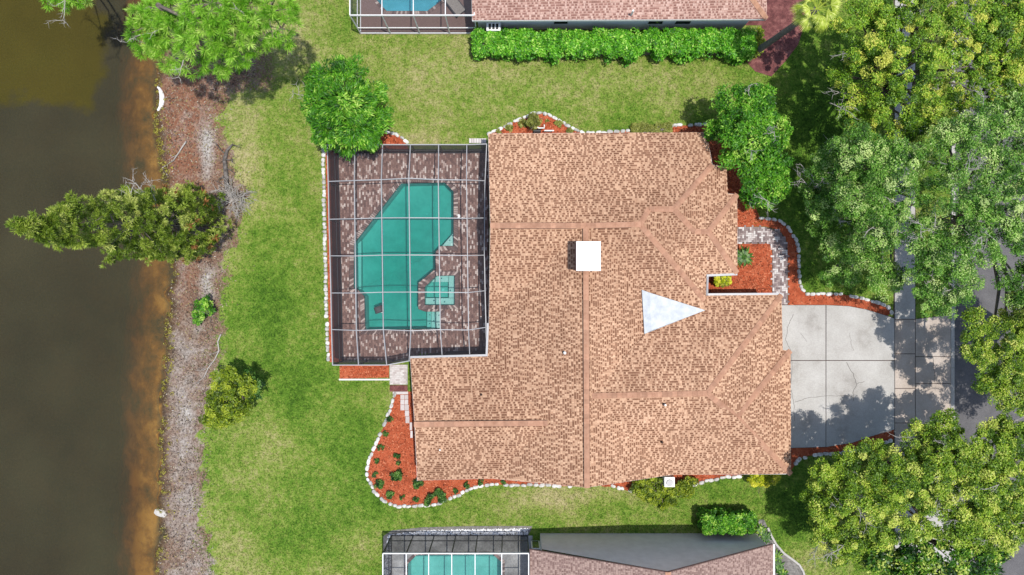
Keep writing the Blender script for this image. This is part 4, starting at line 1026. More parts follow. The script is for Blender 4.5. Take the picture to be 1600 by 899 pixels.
def tree(name, label, basepx, lobes_px, mat, nclump, crad, per, leaf, seed, r0=.22, bark='bark', group=None, cat='tree', twigs=0, **kw):
    rng = np.random.default_rng(seed)
    lobes = [tuple(V(x, y, h)) + (r,) for (x, y, h, r) in lobes_px]
    b = T(*basepx, ground_z(*basepx) - .05); root = wempty(name, b); tag(root, label, cat, group)
    o, cc = crown(lobes, rng, nclump, crad, per, leaf, mat, root, **kw)
    top = Vector((b.x, b.y, max(l[2] for l in lobes) * .62)); cx = np.mean([l[0] for l in lobes]); cy = np.mean([l[1] for l in lobes])
    top = Vector((b.x + (cx - b.x) * .5, b.y + (cy - b.y) * .5, top.z))
    limbs(root, b, top, [Vector(l[:3]) for l in lobes] + [Vector(c) for c in cc[rng.choice(len(cc), min(14, len(cc)), replace=False)]], bark, r0, rng)
    for _ in range(twigs):
        l = lobes[rng.integers(len(lobes))]; dr = unit(rng.normal(size=3)); dr[2] = abs(dr[2]) * .6
        bare(root, Vector(l[:3]) + Vector((dr[0], dr[1], .45)) * l[3] * .4, Vector((dr[0], dr[1], .3)), rng.uniform(.8, 1.4), rng, .032)
    return root, o
OG = 'street trees on the right'
tree('oak_tree', 'yellow green oak filling the upper right corner', (1330, 150), [(1355, 55, 6.55, 1.98), (1430, 30, 7.06, 2.18), (1505, 45, 7.22, 1.98), (1350, 105, 6.05, 1.56), (1425, 105, 7.22, 2.08), (1500, 120, 6.89, 1.98), (1335, 165, 5.38, 1.14), (1395, 180, 6.22, 1.66), (1460, 175, 6.55, 1.56), (1345, 200, 5.04, 0.94), (1550, 20, 6.72, 1.56), (1390, 10, 6.55, 1.66), (1310, 120, 5.2, .8), (1420, 205, 6.4, .9), (1490, 210, 6.8, 1.1)], 'oak_yellow', 520, .30, 165, .11, 21, .28, group=OG, twigs=9)
tree('oak_tree', 'grey green oak over the sidewalk above the driveway', (1350, 330), [(1288, 265, 5.2, 1.1), (1340, 235, 7.2, 1.4), (1390, 265, 7.8, 1.5), (1288, 320, 5.0, 1.1), (1340, 310, 7.0, 1.5), (1380, 350, 7.2, 1.4), (1305, 385, 4.2, .9), (1348, 385, 5.2, 1.25), (1380, 430, 5.6, 1.1), (1325, 430, 4.0, .85), (1270, 300, 4.2, .7), (1440, 300, 7.6, 1.0), (1430, 250, 7.4, .9), (1275, 350, 3.6, .7), (1295, 432, 3.2, .5)], 'oak_grey', 580, .32, 140, .105, 22, .25, group=OG, aspect=.42, twigs=13)
tree('oak_tree', 'grey green oak leaning over the road at the right edge', (1460, 350), [(1475, 235, 8.2, 1.5), (1530, 215, 8.6, 1.7), (1590, 190, 8.6, 1.6), (1450, 375, 7.6, 1.2), (1500, 300, 8.6, 1.6), (1560, 290, 8.8, 1.6), (1600, 260, 8, 1.6), (1450, 430, 7, 1.2), (1490, 400, 8, 1.4), (1545, 370, 8.4, 1.5), (1600, 360, 8.4, 1.6), (1465, 470, 6.8, 1.0), (1505, 450, 7.4, .9), (1590, 440, 7.6, 1.2), (1440, 345, 7.2, .8)], 'oak_grey', 760, .32, 140, .105, 23, .28, group=OG, aspect=.42, twigs=18)
road_oak = [o for o in C.objects if o.get('label', '').startswith('grey green oak leaning')][0]
ol, occ = crown([tuple(V(*q[:3])) + (q[3],) for q in ((1570, 520, 6.6, 1.1), (1590, 570, 6.4, 1.1), (1540, 560, 6, .8), (1555, 590, 5.6, .7), (1600, 480, 7, 1.0), (1525, 505, 6.6, .7), (1600, 625, 6.2, .8), (1512, 545, 6, .7), (1535, 600, 5.8, .6), (1570, 620, 6, .8))], np.random.default_rng(24), 290, .30, 140, .11, 'oak_lime', road_oak, aspect=.45)
for q in ((1570, 520, 6.4), (1545, 560, 5.8), (1590, 570, 6.2)):
    e_ = V(*q); st0 = T(1462, 360, 4.6); mb = MB(); mb.tube([st0, st0.lerp(e_, .5) + Vector((.3, 0, .4)), e_], [.13, .09, .03], 6); mb.build('branch', M['bark'], road_oak, True)
tree('oak_tree', 'yellow oak at the right edge beyond the corner oak', (1500, 120), [(1570, 70, 7.22, 1.87), (1600, 130, 7.06, 1.66), (1560, 140, 6.72, 1.25), (1605, 20, 7.39, 1.87)], 'oak_yellow', 330, .32, 165, .11, 26, .22, group=OG, twigs=4)
tree('oak_tree', 'lime green oak with bleached dead branches below the driveway', (1362, 722), [(1300, 740, 5.02, 1.14), (1290, 795, 4.86, 1.14), (1350, 720, 5.47, 1.46), (1340, 780, 5.62, 1.56), (1330, 840, 4.86, 1.25), (1395, 745, 6.08, 1.56), (1385, 810, 6.08, 1.56), (1440, 690, 5.47, 1.25), (1445, 745, 6.23, 1.46), (1490, 720, 6.23, 1.56), (1455, 810, 5.93, 1.25), (1350, 860, 4.41, 1.0), (1285, 830, 4.26, 0.9), (1310, 865, 4.0, .7), (1270, 770, 4.4, .6), (1475, 670, 5.17, 0.94)], 'oak_lime', 700, .31, 170, .105, 25, .28, group=OG, twigs=16)
tree('oak_tree', 'pale lime oak spreading over the street at lower right', (1500, 740), [(1545, 710, 6.40, 1.46), (1520, 770, 6.72, 1.56), (1575, 760, 6.72, 1.46), (1510, 820, 6.40, 1.25), (1560, 820, 6.56, 1.46), (1595, 690, 6.07, 0.94), (1600, 820, 6.23, 1.14), (1560, 670, 5.74, 0.73)], 'oak_lime', 430, .31, 170, .105, 27, .24, group=OG, twigs=8)
tree('oak_tree', 'dark green oak crown beyond the road cut by the right edge', (1625, 520), [(1640, 430, 8.4, 1.5), (1660, 480, 8.8, 1.5), (1740, 530, 9, 1.7), (1760, 600, 9, 1.9), (1745, 670, 8.6, 1.6), (1700, 430, 9, 1.8), (1790, 640, 9, 1.9), (1740, 480, 9.4, 1.8)], 'oak_grey', 520, .36, 110, .13, 29, .26, group=OG, aspect=.42, twigs=6)
tree('magnolia_tree', 'dark glossy leaved tree at the bottom edge under the lime oak', (1390, 800), [(1385, 875, 5.2, 1.0), (1430, 865, 5.8, 1.2), (1480, 870, 6, 1.2), (1530, 880, 6, 1.1), (1445, 905, 5.8, 1.4), (1555, 855, 5.4, .8)], 'glossy', 210, .40, 75, .20, 28, .16, aspect=.45)
tree('shade_tree', 'bright green bushy tree at the upper left corner of the pool cage', (560, 190), [(510, 130, 3.6, 1.0), (545, 120, 4, 1.1), (500, 165, 3.8, 1.1), (545, 165, 4.8, 1.5), (580, 150, 4, .9), (510, 200, 4, 1.1), (560, 200, 4.4, 1.3), (590, 190, 3.8, .9), (545, 220, 3.4, .8), (580, 215, 3.2, .6), (495, 140, 3.2, .7)], 'bright', 330, .34, 90, .24, 31, .16, aspect=.24, spray=True, tintc=.18, twigs=2)
tree('shade_tree', 'bright green leafy tree at the front corner of the house', (1150, 215), [(1145, 160, 3.8, 1.0), (1185, 165, 4.2, 1.1), (1130, 195, 3.6, .8), (1170, 205, 4.8, 1.4), (1205, 205, 4, 1.0), (1160, 245, 4, 1.1), (1200, 250, 4.2, 1.2), (1185, 290, 3.6, 1.0), (1215, 285, 3.4, .8), (1205, 315, 2.8, .6), (1175, 310, 2.8, .6), (1115, 205, 3, .5)], 'bright', 340, .34, 90, .19, 32, .16, aspect=.32, tintc=.2, twigs=7)
tree('small_tree', 'round yellow green small tree on the shore edge of the lawn', (378, 612), [(345, 600, 2.2, .7), (375, 600, 2.6, .8), (365, 625, 3, .95), (335, 630, 2.4, .7), (350, 655, 2, .65), (385, 625, 2.4, .65), (325, 655, 1.4, .45), (385, 605, 2.6, .6), (360, 585, 2.2, .5), (345, 640, 2.6, .8), (375, 645, 2, .6)], 'olive', 150, .24, 80, .15, 33, .10, aspect=.42, tintc=.25)
o_, cc_ = crown([tuple(V(392, 600, 2.3)) + (.6,), tuple(V(375, 588, 2.3)) + (.6,), tuple(V(398, 615, 2.0)) + (.45,)], np.random.default_rng(77), 30, .24, 70, .15, 'dark', [o for o in C.objects if o.get('label', '').startswith('round yellow green')][0], aspect=.42)
tree('wild_shrub', 'small bright green shrub among grey twigs on the shore', (322, 484), [(318, 478, .8, .45), (312, 492, .7, .4), (326, 470, .7, .3), (330, 485, .6, .25), (310, 503, .4, .2)], 'bright', 60, .16, 60, .11, 34, .04, cat='shrub')

# tufted conifers
def tufts(cent, axis_, n, L, W, rng, spread=.8):
    m = len(cent); d_ = unit(axis_[:, None, :] + spread * rng.normal(size=(m, n, 3))); Lr = L * rng.uniform(.6, 1.15, (m, n, 1))
    s = unit(np.cross(d_, rng.normal(size=(m, n, 3)))) * W / 2
    c = np.repeat(cent[:, None, :], n, 1)
    return np.stack([c - s * .6, c + d_ * Lr * .6 - s, c + d_ * Lr, c + d_ * Lr * .6 + s], 2).reshape(-1, 3)
rng = np.random.default_rng(41)
def pine(label, base, lobes_px, ntuft, seed, L=.40, W=.024, n=76, mat='pine', name='pine_tree', r0=.2, bare_n=6):
    rng = np.random.default_rng(seed); b = T(*base, ground_z(*base) - .05); root = wempty(name, b); tag(root, label, 'tree')
    Lb = np.array([tuple(V(x, y, h)) + (r,) for x, y, h, r in lobes_px]); vol = Lb[:, 3] ** 2
    pk = rng.choice(len(Lb), ntuft, p=vol / vol.sum()); dd = unit(rng.normal(size=(ntuft, 3))); dd[:, 2] = np.abs(dd[:, 2]) - .25
    cc = Lb[pk, :3] + dd * Lb[pk, 3:4] * (.45 + .55 * rng.random((ntuft, 1)) ** .5) * np.array([1, 1, .6])
    ax = unit(unit(cc - Lb[pk, :3]) * np.array([1, 1, .5]) + np.array([0, 0, .45]))
    v = tufts(cc, ax, n, L, W, rng, 1.1); tint = np.clip(np.repeat(rng.normal(.66, .18, ntuft), n) + rng.normal(0, .12, ntuft * n), 0, 1)
    link('needles', np_mesh('needles', v, 4, tint), LF[mat], root)
    top = Vector((b.x, b.y, Lb[:, 2].max() * .95)); limbs(root, b, top, [Vector(l[:3]) for l in Lb], 'bark', r0, rng)
    for k in range(0, ntuft, max(1, ntuft // 60)):
        l = Lb[pk[k]]; mb = MB(); a = Vector(l[:3]); q = Vector(cc[k]); mb.tube([a, a.lerp(q, .5) + Vector((0, 0, .1)), q], [.05, .03, .012], 5); mb.build('branch', M['bark'], root)
    for _ in range(bare_n):
        l = Lb[rng.integers(len(Lb))]; dr = unit(rng.normal(size=3)); bare(root, Vector(l[:3]) + Vector(dr) * l[3] * .6, Vector((dr[0], dr[1], .1)), rng.uniform(.8, 1.6), rng, .03)
    return root
pine('tall light green pine at the upper left shore', (372, 108), [(240, 40, 7, 1.3), (265, 75, 6.4, 1.2), (225, 60, 6.4, .9), (290, 25, 8.4, 1.6), (330, 45, 9, 1.7), (300, 85, 7, 1.1), (370, 20, 9.4, 1.7), (375, 60, 8.2, 1.3), (350, 90, 7, 1.0), (420, 20, 9, 1.5), (440, 45, 8, 1.1), (330, 5, 10, 1.6), (270, 5, 8.6, 1.3), (400, 60, 7.4, .9), (225, 20, 6.6, .8)], 620, 42)
pine('pine sprays hanging over the water at the top left edge', (130, -90), [(95, 0, 6.4, .55), (75, -8, 6.6, .6), (128, -6, 6.4, .5), (110, -25, 7, 1.2)], 60, 43, bare_n=2)
# conical conifer on the shore that seems to lie over the lake
cr = wempty('conical_conifer', T(322, 348, ground_z(322, 348))); tag(cr, 'tall conical conifer leaning out over the lake in the view', 'tree')
rng = np.random.default_rng(44); H = 16.0
hb = np.concatenate([rng.uniform(.6, H, 270), rng.uniform(.6, 9, 180)]); Rb = np.interp(hb, [0, 1, 5, 9, 12, 14.5, 16], [1.65, 1.95, 1.95, 1.65, 1.05, .42, .05]) * rng.uniform(.5, 1.12, len(hb))
ab = rng.uniform(0, 2 * math.pi, len(hb)); NB = 6
hs = np.repeat(hb, NB) + rng.normal(0, .14, len(hb) * NB); an = np.repeat(ab, NB); rr = np.repeat(Rb, NB) + rng.normal(0, .13, len(hs)); rr = np.abs(rr); rf = rng.uniform(.5, 1, len(hs)); Rr = rr
an = an + rng.normal(0, .17, len(hs)) / np.maximum(rr, .35)
b0 = np.array(cr.location); cc = np.stack([b0[0] + rr * np.cos(an), b0[1] + rr * np.sin(an) - 1.75 * hs / H, b0[2] + hs + .25 * (1 - rf) * Rr], -1)
ax = np.stack([np.cos(an), np.sin(an), .45 + 0 * an], -1); n = 30
v = tufts(cc, unit(ax), n, .23, .032, rng, 1.05); tint = np.clip(np.repeat(np.repeat(rng.normal(.6, .25, len(hb)), NB), n) + rng.normal(0, .13, len(hs) * n), 0, 1)
link('needles', np_mesh('needles', v, 4, tint), LF['conifer'], cr)
k = rng.choice(np.where(hs < 7)[0], 46, replace=False); v = tufts(cc[k] + ax[k] * .08, unit(ax[k]), 26, .36, .05, rng, .8)
link('dead_needles', np_mesh('dead_needles', v, 4, rng.random(46 * 26)), LF['rustleaf'], cr)
mb = MB(); mb.tube([Vector(b0) + Vector((0, -1.75 * z / H, z)) for z in (-.1, 4, 8, 12, 15.9)], [.26, .2, .15, .09, .02], 9); mb.build('trunk', M['bark'], cr, True)
for i in range(0, len(hs), 18):
    mb = MB(); q = Vector(cc[i]); mb.tube([(b0[0], b0[1] - 1.75 * (q.z - b0[2]) / H, q.z - .2), q], [.035, .012], 4); mb.build('branch', M['bark'], cr)
for (x, y, h) in ((228, 312, 8.5), (243, 314, 7), (208, 318, 9)): bare(cr, V(x, y, h), Vector((-.2, .9, .3)), 1.1, rng, .03)

# hedges
def hedge(name, label, boxpx, h, mat, n, leaf, seed, cat='hedge', aspect=.45, crad=.25, per=60, group=None, round_=.25, ragged=.0):
    """boxpx plan corners x0,x1,y0,y1"""
    rng = np.random.default_rng(seed); x0, x1, y0, y1 = boxpx; a = T(x0, y1); b = T(x1, y0)
    root = wempty(name, Vector(((a.x + b.x) / 2, (a.y + b.y) / 2, 0))); tag(root, label, cat, group)
    u = rng.random((n, 3)); top = rng.random(n) < .62
    c = np.stack([a.x + u[:, 0] * (b.x - a.x), a.y + u[:, 1] * (b.y - a.y), np.where(top, h * (.86 + .14 * u[:, 2]), h * (.15 + .8 * u[:, 2]))], -1)
    side = ~top; f = rng.integers(0, 4, n)
    c[:, 0] = np.where(side & (f == 0), a.x, np.where(side & (f == 1), b.x, c[:, 0])); c[:, 1] = np.where(side & (f == 2), a.y, np.where(side & (f == 3), b.y, c[:, 1]))
    if ragged:
        wv = np.array([fbm(q, 3.3, .9, seed) for q in c[:, 0]]); c[:, 1] = np.where(c[:, 1] < (a.y + b.y) / 2, c[:, 1] + ragged * wv, c[:, 1]); c[:, 2] += .25 * ragged * wv
    p, od = clump_points(c, crad * rng.uniform(.7, 1.3, n), per, rng, .8)
    p[:, 2] = np.maximum(p[:, 2], .03)
    nrm = unit(od * .5 + rng.normal(size=p.shape) * .5 + np.array([0, 0, .7])); L = leaf * rng.uniform(.65, 1.35, len(p))
    tint = np.clip(.5 + np.repeat(rng.normal(0, .16, n), per) + rng.normal(0, .22, len(p)), 0, 1)
    link('foliage', np_mesh('foliage', leaf_quads(p, nrm, L, L * aspect, rng), 4, tint), LF[mat], root)
    mb = MB(); d_ = min(b.x - a.x, b.y - a.y) * .18
    mb.box(((a.x + b.x) / 2, (a.y + b.y) / 2, h * .42), (b.x - a.x - 2 * d_, b.y - a.y - 2 * d_, h * .8)); mb.build('inner_twigs', M['darkwood'], root)
    return root
hedge('long_hedge', 'long bright green hedge along the wall of the upper neighbour house', (746, 1165, 62, 92), 1.25, 'hedge', 900, .17, 51, crad=.27, per=62, ragged=.75)
hedge('corner_shrub', 'yellow green shrub at the hedge end beside the maroon mulch', (1160, 1182, 58, 86), 1.0, 'olive', 60, .16, 52, cat='shrub', crad=.25, per=60)
hedge('clipped_hedge', 'box clipped green hedge beside the gable wall of the lower neighbour', (1092, 1166, 795, 819), 1.5, 'bright', 210, .13, 53, crad=.2, per=80)
hedge('groundcover', 'low olive groundcover between two stone edgings at the upper eave', (988, 1046, 196, 214), .3, 'moss', 120, .09, 54, cat='groundcover', crad=.14, per=70)
tree('wide_shrub', 'wide olive shrub around the white box under the lower eave', (1035, 760), [(1000, 762, .5, .55), (1020, 775, .5, .6), (1048, 775, .5, .6), (1070, 765, .5, .55), (1035, 762, .45, .5), (1015, 752, .4, .4), (1078, 752, .4, .35), (1033, 785, .3, .4)], 'olive', 210, .18, 80, .09, 55, .03, cat='shrub')
tree('yellow_shrub', 'bright yellow shrub at the lower front corner of the house', (1180, 748), [(1178, 750, .7, .4), (1192, 750, .7, .42), (1205, 747, .7, .38), (1213, 742, .6, .3)], 'yellow', 80, .16, 80, .10, 56, .03, cat='shrub')
tree('round_topiary', 'round clipped shrub at the peak of the upper stone edging', (834, 190), [(835, 188, .8, .38), (833, 190, .6, .42)], 'moss', 55, .14, 90, .07, 57, .03, cat='shrub')
tree('entry_shrub', 'yellow green shrub under the entry gutter in red mulch', (1128, 437), [(1124, 437, .6, .36), (1133, 437, .6, .34), (1139, 434, .5, .25), (1126, 441, .4, .3)], 'yellow', 50, .14, 60, .12, 58, .03, cat='shrub')
# small shrubs in the red beds
ordn = ['first', 'second', 'third', 'fourth', 'fifth', 'sixth', 'seventh', 'eighth', 'ninth', 'tenth', 'eleventh', 'twelfth', 'thirteenth']
def small_shrub(px, py, r, label, seed, mat='dark', h=None):
    rng = np.random.default_rng(seed); b = T(px, py, .02); root = wempty('small_shrub', b); tag(root, label, 'shrub', 'small shrubs planted in the red mulch beds')
    h = h or r * .9
    crown([(b.x, b.y, h * .6, r)], rng, max(8, int(60 * r)), r * .42, 40, r * .34, mat, root, lobe_flat=.7, hollow=.2)
    mb = MB(); mb.tube([b, b + Vector((0, 0, h * .7))], [.02, .01], 5); mb.build('stem', M['darkwood'], root)
seq = [(609, 655, .19), (602, 677, .19), (595.5, 698.5, .19), (589, 718.6, .19), (586.6, 741, .19), (594, 756, .27), (609.6, 771.6, .25), (628.5, 776.7, .17), (650, 779.7, .2), (712.4, 765.7, .2), (729.5, 757.5, .2), (750.7, 752.5, .2), (787, 752, .18)]
for i, (x, y, r) in enumerate(seq): small_shrub(x, y, r, '%s small dark shrub along the curved edging, counted from the paver steps' % ordn[i], 600 + i)
for (x, y, r, lb) in ((621, 711, .22, 'upper leafy plant in the middle of the large mulch bed'), (623, 723, .17, 'smallest leafy plant in the middle of the large mulch bed'), (620, 742, .32, 'largest leafy plant in the middle of the large mulch bed'), (653, 755, .3, 'leafy plant at the lower left corner of the wing roof'),
        (797, 201, .24, 'small shrub beside the left stones of the peaked upper bed'), (817.5, 194, .26, 'small shrub touching the left side of the round topiary'), (855, 189, .14, 'tiny shrub right of the round topiary'), (872, 195, .24, 'small shrub beside the right stones of the peaked upper bed'), (778, 208, .22, 'small shrub at the left tip of the peaked upper bed'), (890, 206, .2, 'small shrub at the right tip of the peaked upper bed')):
    small_shrub(x, y, r, lb, int(x * 7 + y), 'moss' if y < 230 else 'dark')
rng = np.random.default_rng(66)
root = wempty('crescent_shrub', T(681, 773)); tag(root, 'crescent shaped dark green shrub near the lower stones of the mulch bed', 'shrub')
crown([tuple(T(x, y, .25)) + (.22,) for x, y in ((671, 780), (674, 773), (680, 768), (687, 768), (692, 773), (692, 779), (669, 783))], rng, 60, .12, 40, .09, 'dark', root)
mb = MB(); mb.tube([T(678, 772), T(684, 769, .25)], [.03, .015], 5); mb.build('stem', M['darkwood'], root)
# sago palm and small yucca like plants
def frond_plant(name, label, px, py, n, L, seed, mat='dark', h=.3, wid=.10, cat='plant', droop=.5, parent_cut=None):
    rng = np.random.default_rng(seed); b = T(px, py, .02); root = wempty(name, b); tag(root, label, cat)
    mb = MB(); mb.tube([b, b + Vector((0, 0, h))], [.09, .07], 8); mb.build('stem', M['darkwood'], root)
    for i in range(n):
        a = 2 * math.pi * i / n + rng.normal() * .12; d_ = Vector((math.cos(a), math.sin(a), 0)); side = Vector((-d_.y, d_.x, 0)); l = L * rng.uniform(.75, 1.1); el = rng.uniform(.2, .9)
        pts = [b + Vector((0, 0, h)) + d_ * l * f + Vector((0, 0, l * (el * f - (el + droop * .4) * f * f))) for f in (0, .25, .5, .75, 1)]
        mb = MB()
        for k in range(4):
            w0, w1 = (wid * s for s in ((.2, .8), (.8, 1), (1, .7), (.7, .1))[k]) if False else (wid * ((.2, .8, 1, .7, .1)[k]), wid * ((.2, .8, 1, .7, .1)[k + 1]))
            mb.poly([pts[k] - side * w0, pts[k + 1] - side * w1, pts[k + 1], pts[k]], rng.uniform(.2, 1)); mb.poly([pts[k], pts[k + 1], pts[k + 1] + side * w1, pts[k] + side * w0], rng.uniform(.2, 1))
        mb.build('frond', LF[mat], root)
    return root
frond_plant('sago_palm', 'dark green sago palm at the front eave in red mulch', 1158, 402, 26, .75, 71, h=.45, wid=.07, cat='palm')
for i, (x, y, lb) in enumerate(((1188, 828, 'spiky plant nearest the clipped hedge in the gravel bed'), (1196, 838, 'spiky plant at the roof corner of the lower neighbour'), (1212, 868, 'upper spiky plant beside the white gutter in the gravel bed'), (1216, 884, 'lower spiky plant beside the white gutter in the gravel bed'), (1222, 897, 'spiky plant at the bottom edge in the gravel bed'))):
    frond_plant('spiky_plant', lb, x, y, 13, .5, 80 + i, 'dark' if i % 2 else 'glossy', .1, .06)
# fan palm with leaning trunk
pr = wempty('fan_palm', T(1178, 84)); tag(pr, 'tall fan palm with bare grey trunk at the top edge', 'palm')
pb = T(1178, 84, -.05); ptp = V(1276, 14, 7.6)
mb = MB(); pts = [pb, pb.lerp(ptp, .08) + Vector((-.05, 0, 0)), pb.lerp(ptp, .35), pb.lerp(ptp, .7), ptp]; mb.tube(pts, [.34, .22, .17, .16, .15], 12); mb.build('trunk', M['palmtrunk'], pr, True)
rng = np.random.default_rng(91)
for i in range(26):
    a = 2 * math.pi * i / 26 * 2.4; el = rng.uniform(-.5, .9); d_ = Vector((math.cos(a) * math.cos(el), math.sin(a) * math.cos(el), math.sin(el))); l = rng.uniform(.5, .75)
    hub = ptp + d_ * l; side = d_.cross(Vector((0, 0, 1))).normalized(); upv = side.cross(d_)
    mb = MB(); mb.tube([ptp, hub], [.02, .012], 4, .6)
    for k in range(17):
        th = -1.25 + 2.5 * k / 16; fd = (d_ * math.cos(th) + side * math.sin(th)).normalized(); ll = .62 * (1 - .25 * abs(th)); tip = hub + fd * ll - Vector((0, 0, .12)); sv = fd.cross(upv).normalized() * .03
        mb.poly([hub, hub + fd * ll * .55 - sv, tip, hub + fd * ll * .55 + sv], rng.uniform(.2, 1))
    mb.build('frond', LF['palm'], pr)

# ------------------------------------------------------------------ shore clutter
rng = np.random.default_rng(101)
lg = wempty('fallen_log', T(354, 268)); tag(lg, 'dark weathered fallen trunk lying at the lawn edge above the conifer', 'log')
pp = [T(x, y, ground_z(x, y) + .12) for x, y in ((365, 226), (356, 236), (352, 250), (354, 268), (355, 286), (357, 300))]
mb = MB(); mb.tube(pp, [.05, .10, .13, .14, .15, .12], 8); mb.build('trunk', M['darkwood'], lg, True)
for (x, y, dx, dy) in ((354, 250, 1, .3), (353, 262, .8, -.2), (352, 240, -.6, .5), (355, 275, -.8, -.3), (364, 228, 1, -.2)): bare(lg, T(x, y, ground_z(x, y) + .2), Vector((dx, dy, .3)), .7, rng, .035, 'darkwood', 1, 'broken_branch')
db = wempty('dead_bush', T(362, 315)); tag(db, 'silvery leafless dead bush beside the conifer', 'bush')
for i in range(34):
    a = rng.uniform(0, 6.28); bare(db, T(366, 312, ground_z(358, 312) + .15), Vector((math.cos(a), math.sin(a), rng.uniform(.05, .6))), rng.uniform(.7, 1.2), rng, .03, 'deadwood', 2, 'dead_twig')
for (pts, lb) in (([(346, 522), (341, 534), (343, 548), (336, 562), (326, 575), (320, 588)], 'long bleached branch lying above the round small tree'), ([(290, 221), (283, 230), (276, 240), (268, 250)], 'pale stick lying on the brown shore'), ([(230, 640), (252, 650)], None)):
    if not lb: continue
    root = wempty('fallen_branch', T(*pts[0])); tag(root, lb, 'branch')
    mb = MB(); P = [T(x, y, ground_z(x, y) + .08) for x, y in pts]; mb.tube(P, [.05 - .005 * i for i in range(len(P))], 6); mb.build('stem', M['deadwood'], root, True)
    for q in P[2:]: bare(root, q, Vector((-.6, -.6, .2)), .6, rng, .02, 'deadwood', 1, 'twig')
tw = wempty('twig_pile', T(318, 500)); tag(tw, 'grey tangle of dead twigs round the small shore shrub', 'twigs')
for i in range(26):
    a = rng.uniform(0, 6.28); x, y = 316 + rng.normal() * 13, 492 + rng.normal() * 13; bare(tw, T(x, y, ground_z(x, y) + .06), Vector((math.cos(a), math.sin(a), .2)), rng.uniform(.4, .9), rng, .016, 'darkwood', 1, 'dead_twig')
# white crescent shaped float at the waterline
wf = wempty('white_float', T(247, 152, WATER_Z)); tag(wf, 'white crescent shaped plastic float at the water edge', 'float')
mb = MB(); rows = []
for i in range(13):
    th = -1.45 + 2.9 * i / 12; c = T(240.5, 152, -.36); f = 1 - (abs(th) / 1.45) ** 2.2 * .75
    rows.append([Vector((c.x + math.cos(th) * .46 * rr_, c.y + math.sin(th) * .78 * (.65 + .35 * rr_), c.z + zz)) for rr_, zz in ((.35 + .65 * (1 - f), .02), (.6, .12 * f + .03), (.85, .15 * f + .03), (1.05, .02))])
for i in range(12):
    for k in range(3): mb.poly([rows[i][k], rows[i][k + 1], rows[i + 1][k + 1], rows[i + 1][k]])
mb.build('shell', M['whitecap'], wf)
mb = MB(); mb.tube([rows[j][1] + Vector((0, 0, .02)) for j in range(3, 10)], [.02] * 7, 6); mb.build('rim', M['white'], wf)
rk = wempty('flat_rock', T(249, 806, ground_z(249, 806))); tag(rk, 'flat pale rock at the lower waterline', 'rock')
rme = STONES[2].copy(); rme.materials.clear(); rme.materials.append(M['stucco']); o = bpy.data.objects.new('slab', rme); C.objects.link(o); o.parent = rk; o.scale = (1.2, .55, .16); o.rotation_euler = (0, 0, -.2)
# leaf litter on the shore
n = 18000; x = rng.uniform(236, 400, n); y = rng.uniform(-10, 910, n); k = (x > shore(y) + 2) & (x < lawn_edge(y) + 12 * rng.normal(size=n)); x, y = x[k], y[k]; n = len(x)
zz = np.array([ground_z(a_, b_) for a_, b_ in zip(x, y)]) + rng.uniform(.03, .07, n); cen = np.stack([(x - 800) / PPM, (449.5 - y) / PPM, zz], -1)
nrm = unit(np.array([0, 0, 1]) + .35 * rng.normal(size=(n, 3))); L = rng.uniform(.05, .17, n)
me = np_mesh('leaf_litter', leaf_quads(cen, nrm, L, L * .35, rng), 4, rng.random(n))
M['litter'] = tint_mat('leaf_litter', [(0, S(58, 48, 40, K)), (.4, S(122, 104, 88, K)), (.75, S(184, 168, 148, K)), (.9, S(176, 160, 76, K)), (1, S(222, 214, 204, K))], .9, 3, .2)
tag(link('leaf_litter', me, M['litter']), 'brown leaf litter scattered over the lake shore', 'leaves', kind='stuff')

# weeds along the waterline
n = 420; y = rng.uniform(-5, 905, n); x = shore(y) + np.abs(rng.normal(5, 9, n)) - 2; k = rng.random(n) < np.where((y > 150) & (y < 320), 1, .45); x, y = x[k], y[k]
cw = np.stack([(x - 800) / PPM, (449.5 - y) / PPM, np.array([ground_z(a_, b_) for a_, b_ in zip(x, y)]) + .04], -1)
p, od = clump_points(cw, rng.uniform(.06, .2, len(cw)), 16, rng, .5); nrm = unit(od * .5 + np.array([0, 0, .8]) + .4 * rng.normal(size=p.shape)); L = rng.uniform(.06, .13, len(p))
tag(link('shore_weeds', np_mesh('shore_weeds', leaf_quads(p, nrm, L, L * .4, rng), 4, rng.random(len(p))), LF['weed']), 'yellow green weeds growing along the waterline', 'weeds', kind='stuff')

# ------------------------------------------------------------------ small equipment
ac = wempty('pump_box', T(1040, 752)); tag(ac, 'white pump box standing in the wide olive shrub under the eave', 'pump')
mb = MB(); c = T(1041, 747); mb.box((c.x, c.y, .45), (.62, .6, .9)); mb.build('casing', M['white'], ac)
mb = MB(); mb.tube([(c.x, c.y - .05, .9), (c.x, c.y - .05, .96)], [.22, .2], 16); mb.build('fan_grille', M['alu'], ac)
pe = wempty('pool_pump', T(843, 205)); tag(pe, 'white pipes and pump in the peaked upper bed', 'pump')
c = T(841, 206)
mb = MB(); mb.tube([(c.x - .3, c.y, .25), (c.x + .15, c.y, .25)], [.13, .13], 12); mb.build('motor', M['black'], pe)
for pts in ([(0, .1, .1), (0, .1, .55), (.35, .1, .55), (.35, .3, .55)], [(.35, -.05, .5), (.95, -.05, .5)], [(-.25, .12, .3), (-.25, .12, .6), (.0, .12, .6)]):
    mb = MB(); mb.tube([Vector((c.x + p[0], c.y + p[1], p[2])) for p in pts], [.045] * len(pts), 8); mb.build('pipe', M['white'], pe)
na = wempty('air_conditioner', T(772, 47)); tag(na, 'white air conditioner on the wall behind the hedge left end', 'air conditioner')
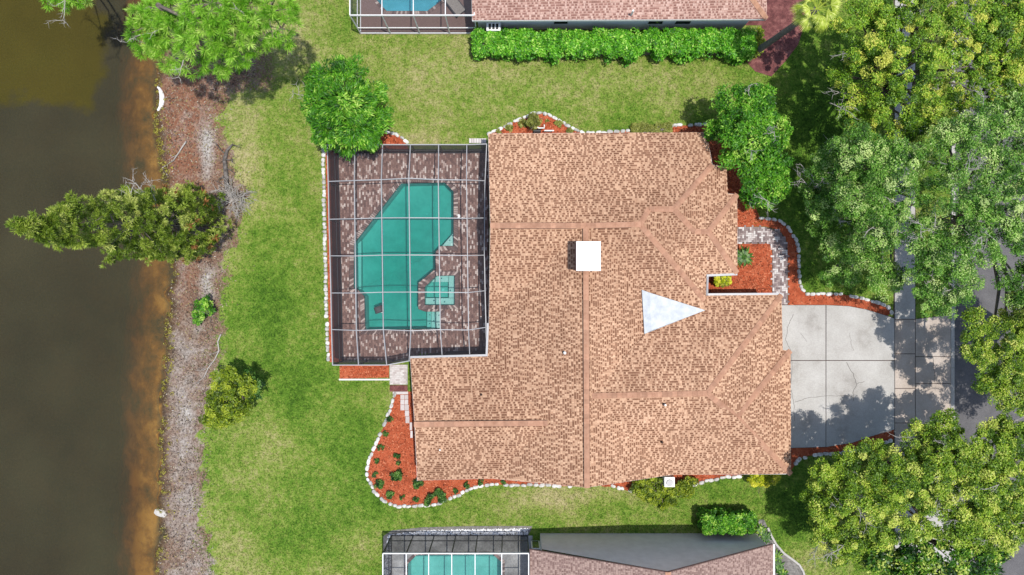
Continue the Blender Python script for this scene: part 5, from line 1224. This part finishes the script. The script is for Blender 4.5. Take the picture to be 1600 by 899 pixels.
c = T(772, 49); mb = MB(); mb.box((c.x, c.y - .25, .95), (.85, .5, .9)); mb.build('casing', M['white'], na)
for k in range(3):
    mb = MB(); mb.box((c.x - .22 + k * .22, c.y - .25, 1.41), (.14, .34, .02)); mb.build('grille', M['black'], na)

# ------------------------------------------------------------------ grass blades on the lawn near the camera's ground
rng = np.random.default_rng(7); n = 420000
x = rng.uniform(300, 1490, n); y = rng.uniform(-40, 940, n)
k = x > lawn_edge(y) + 15 * rng.normal(size=n)
k &= ~((x > 1397) & (x < 1430)); k &= ~((x > 1205) & (x < 1486) & (y > 477) & (y < 700)); k &= ~((x > 1430) & (y > 795) & (y < 920))
housepoly = [(p[0], p[1]) for p in foot]
for poly in NOGRASS + [housepoly, [(748, 46), (1158, 46), (1158, -60), (748, -60)], [(844, 834), (1180, 834), (1180, 950), (844, 950)]]:
    k &= ~np_in(poly, x, y)
x, y = x[k], y[k]; n = len(x)
bx = (x - 800) / PPM; by = (449.5 - y) / PPM; an = rng.uniform(0, 2 * math.pi, n); ln = rng.uniform(.5, 1.0, n); hh = rng.uniform(.025, .07, n); w = rng.uniform(.012, .028, n)
dx, dy = np.cos(an), np.sin(an); zz = np.array([ground_z(a_, b_) if a_ < 380 else 0 for a_, b_ in zip(x, y)])
ll = rng.uniform(.05, .15, n)
P = np.stack([np.stack([bx - dy * w, by + dx * w, zz], -1), np.stack([bx + dy * w, by - dx * w, zz], -1), np.stack([bx + dx * ll, by + dy * ll, zz + hh], -1)], 1).reshape(-1, 3)
me = np_mesh('grass_blades', P, 3, rng.random(n))
from_dry = 0.47 + 0 * x
for (cx, cy, rx, ry, a_) in DRY: from_dry = from_dry + a_ * np.exp(-(((x - cx) / rx) ** 2 + ((y - cy) / ry) ** 2))
at = me.attributes.new('dry', 'FLOAT', 'FACE'); at.data.foreach_set('value', from_dry.astype(np.float32))
tag(link('grass', me, M['blade']), 'short green lawn grass round the houses', 'grass', kind='stuff')

for o in C.objects:
    if '_w' in o: del o['_w']
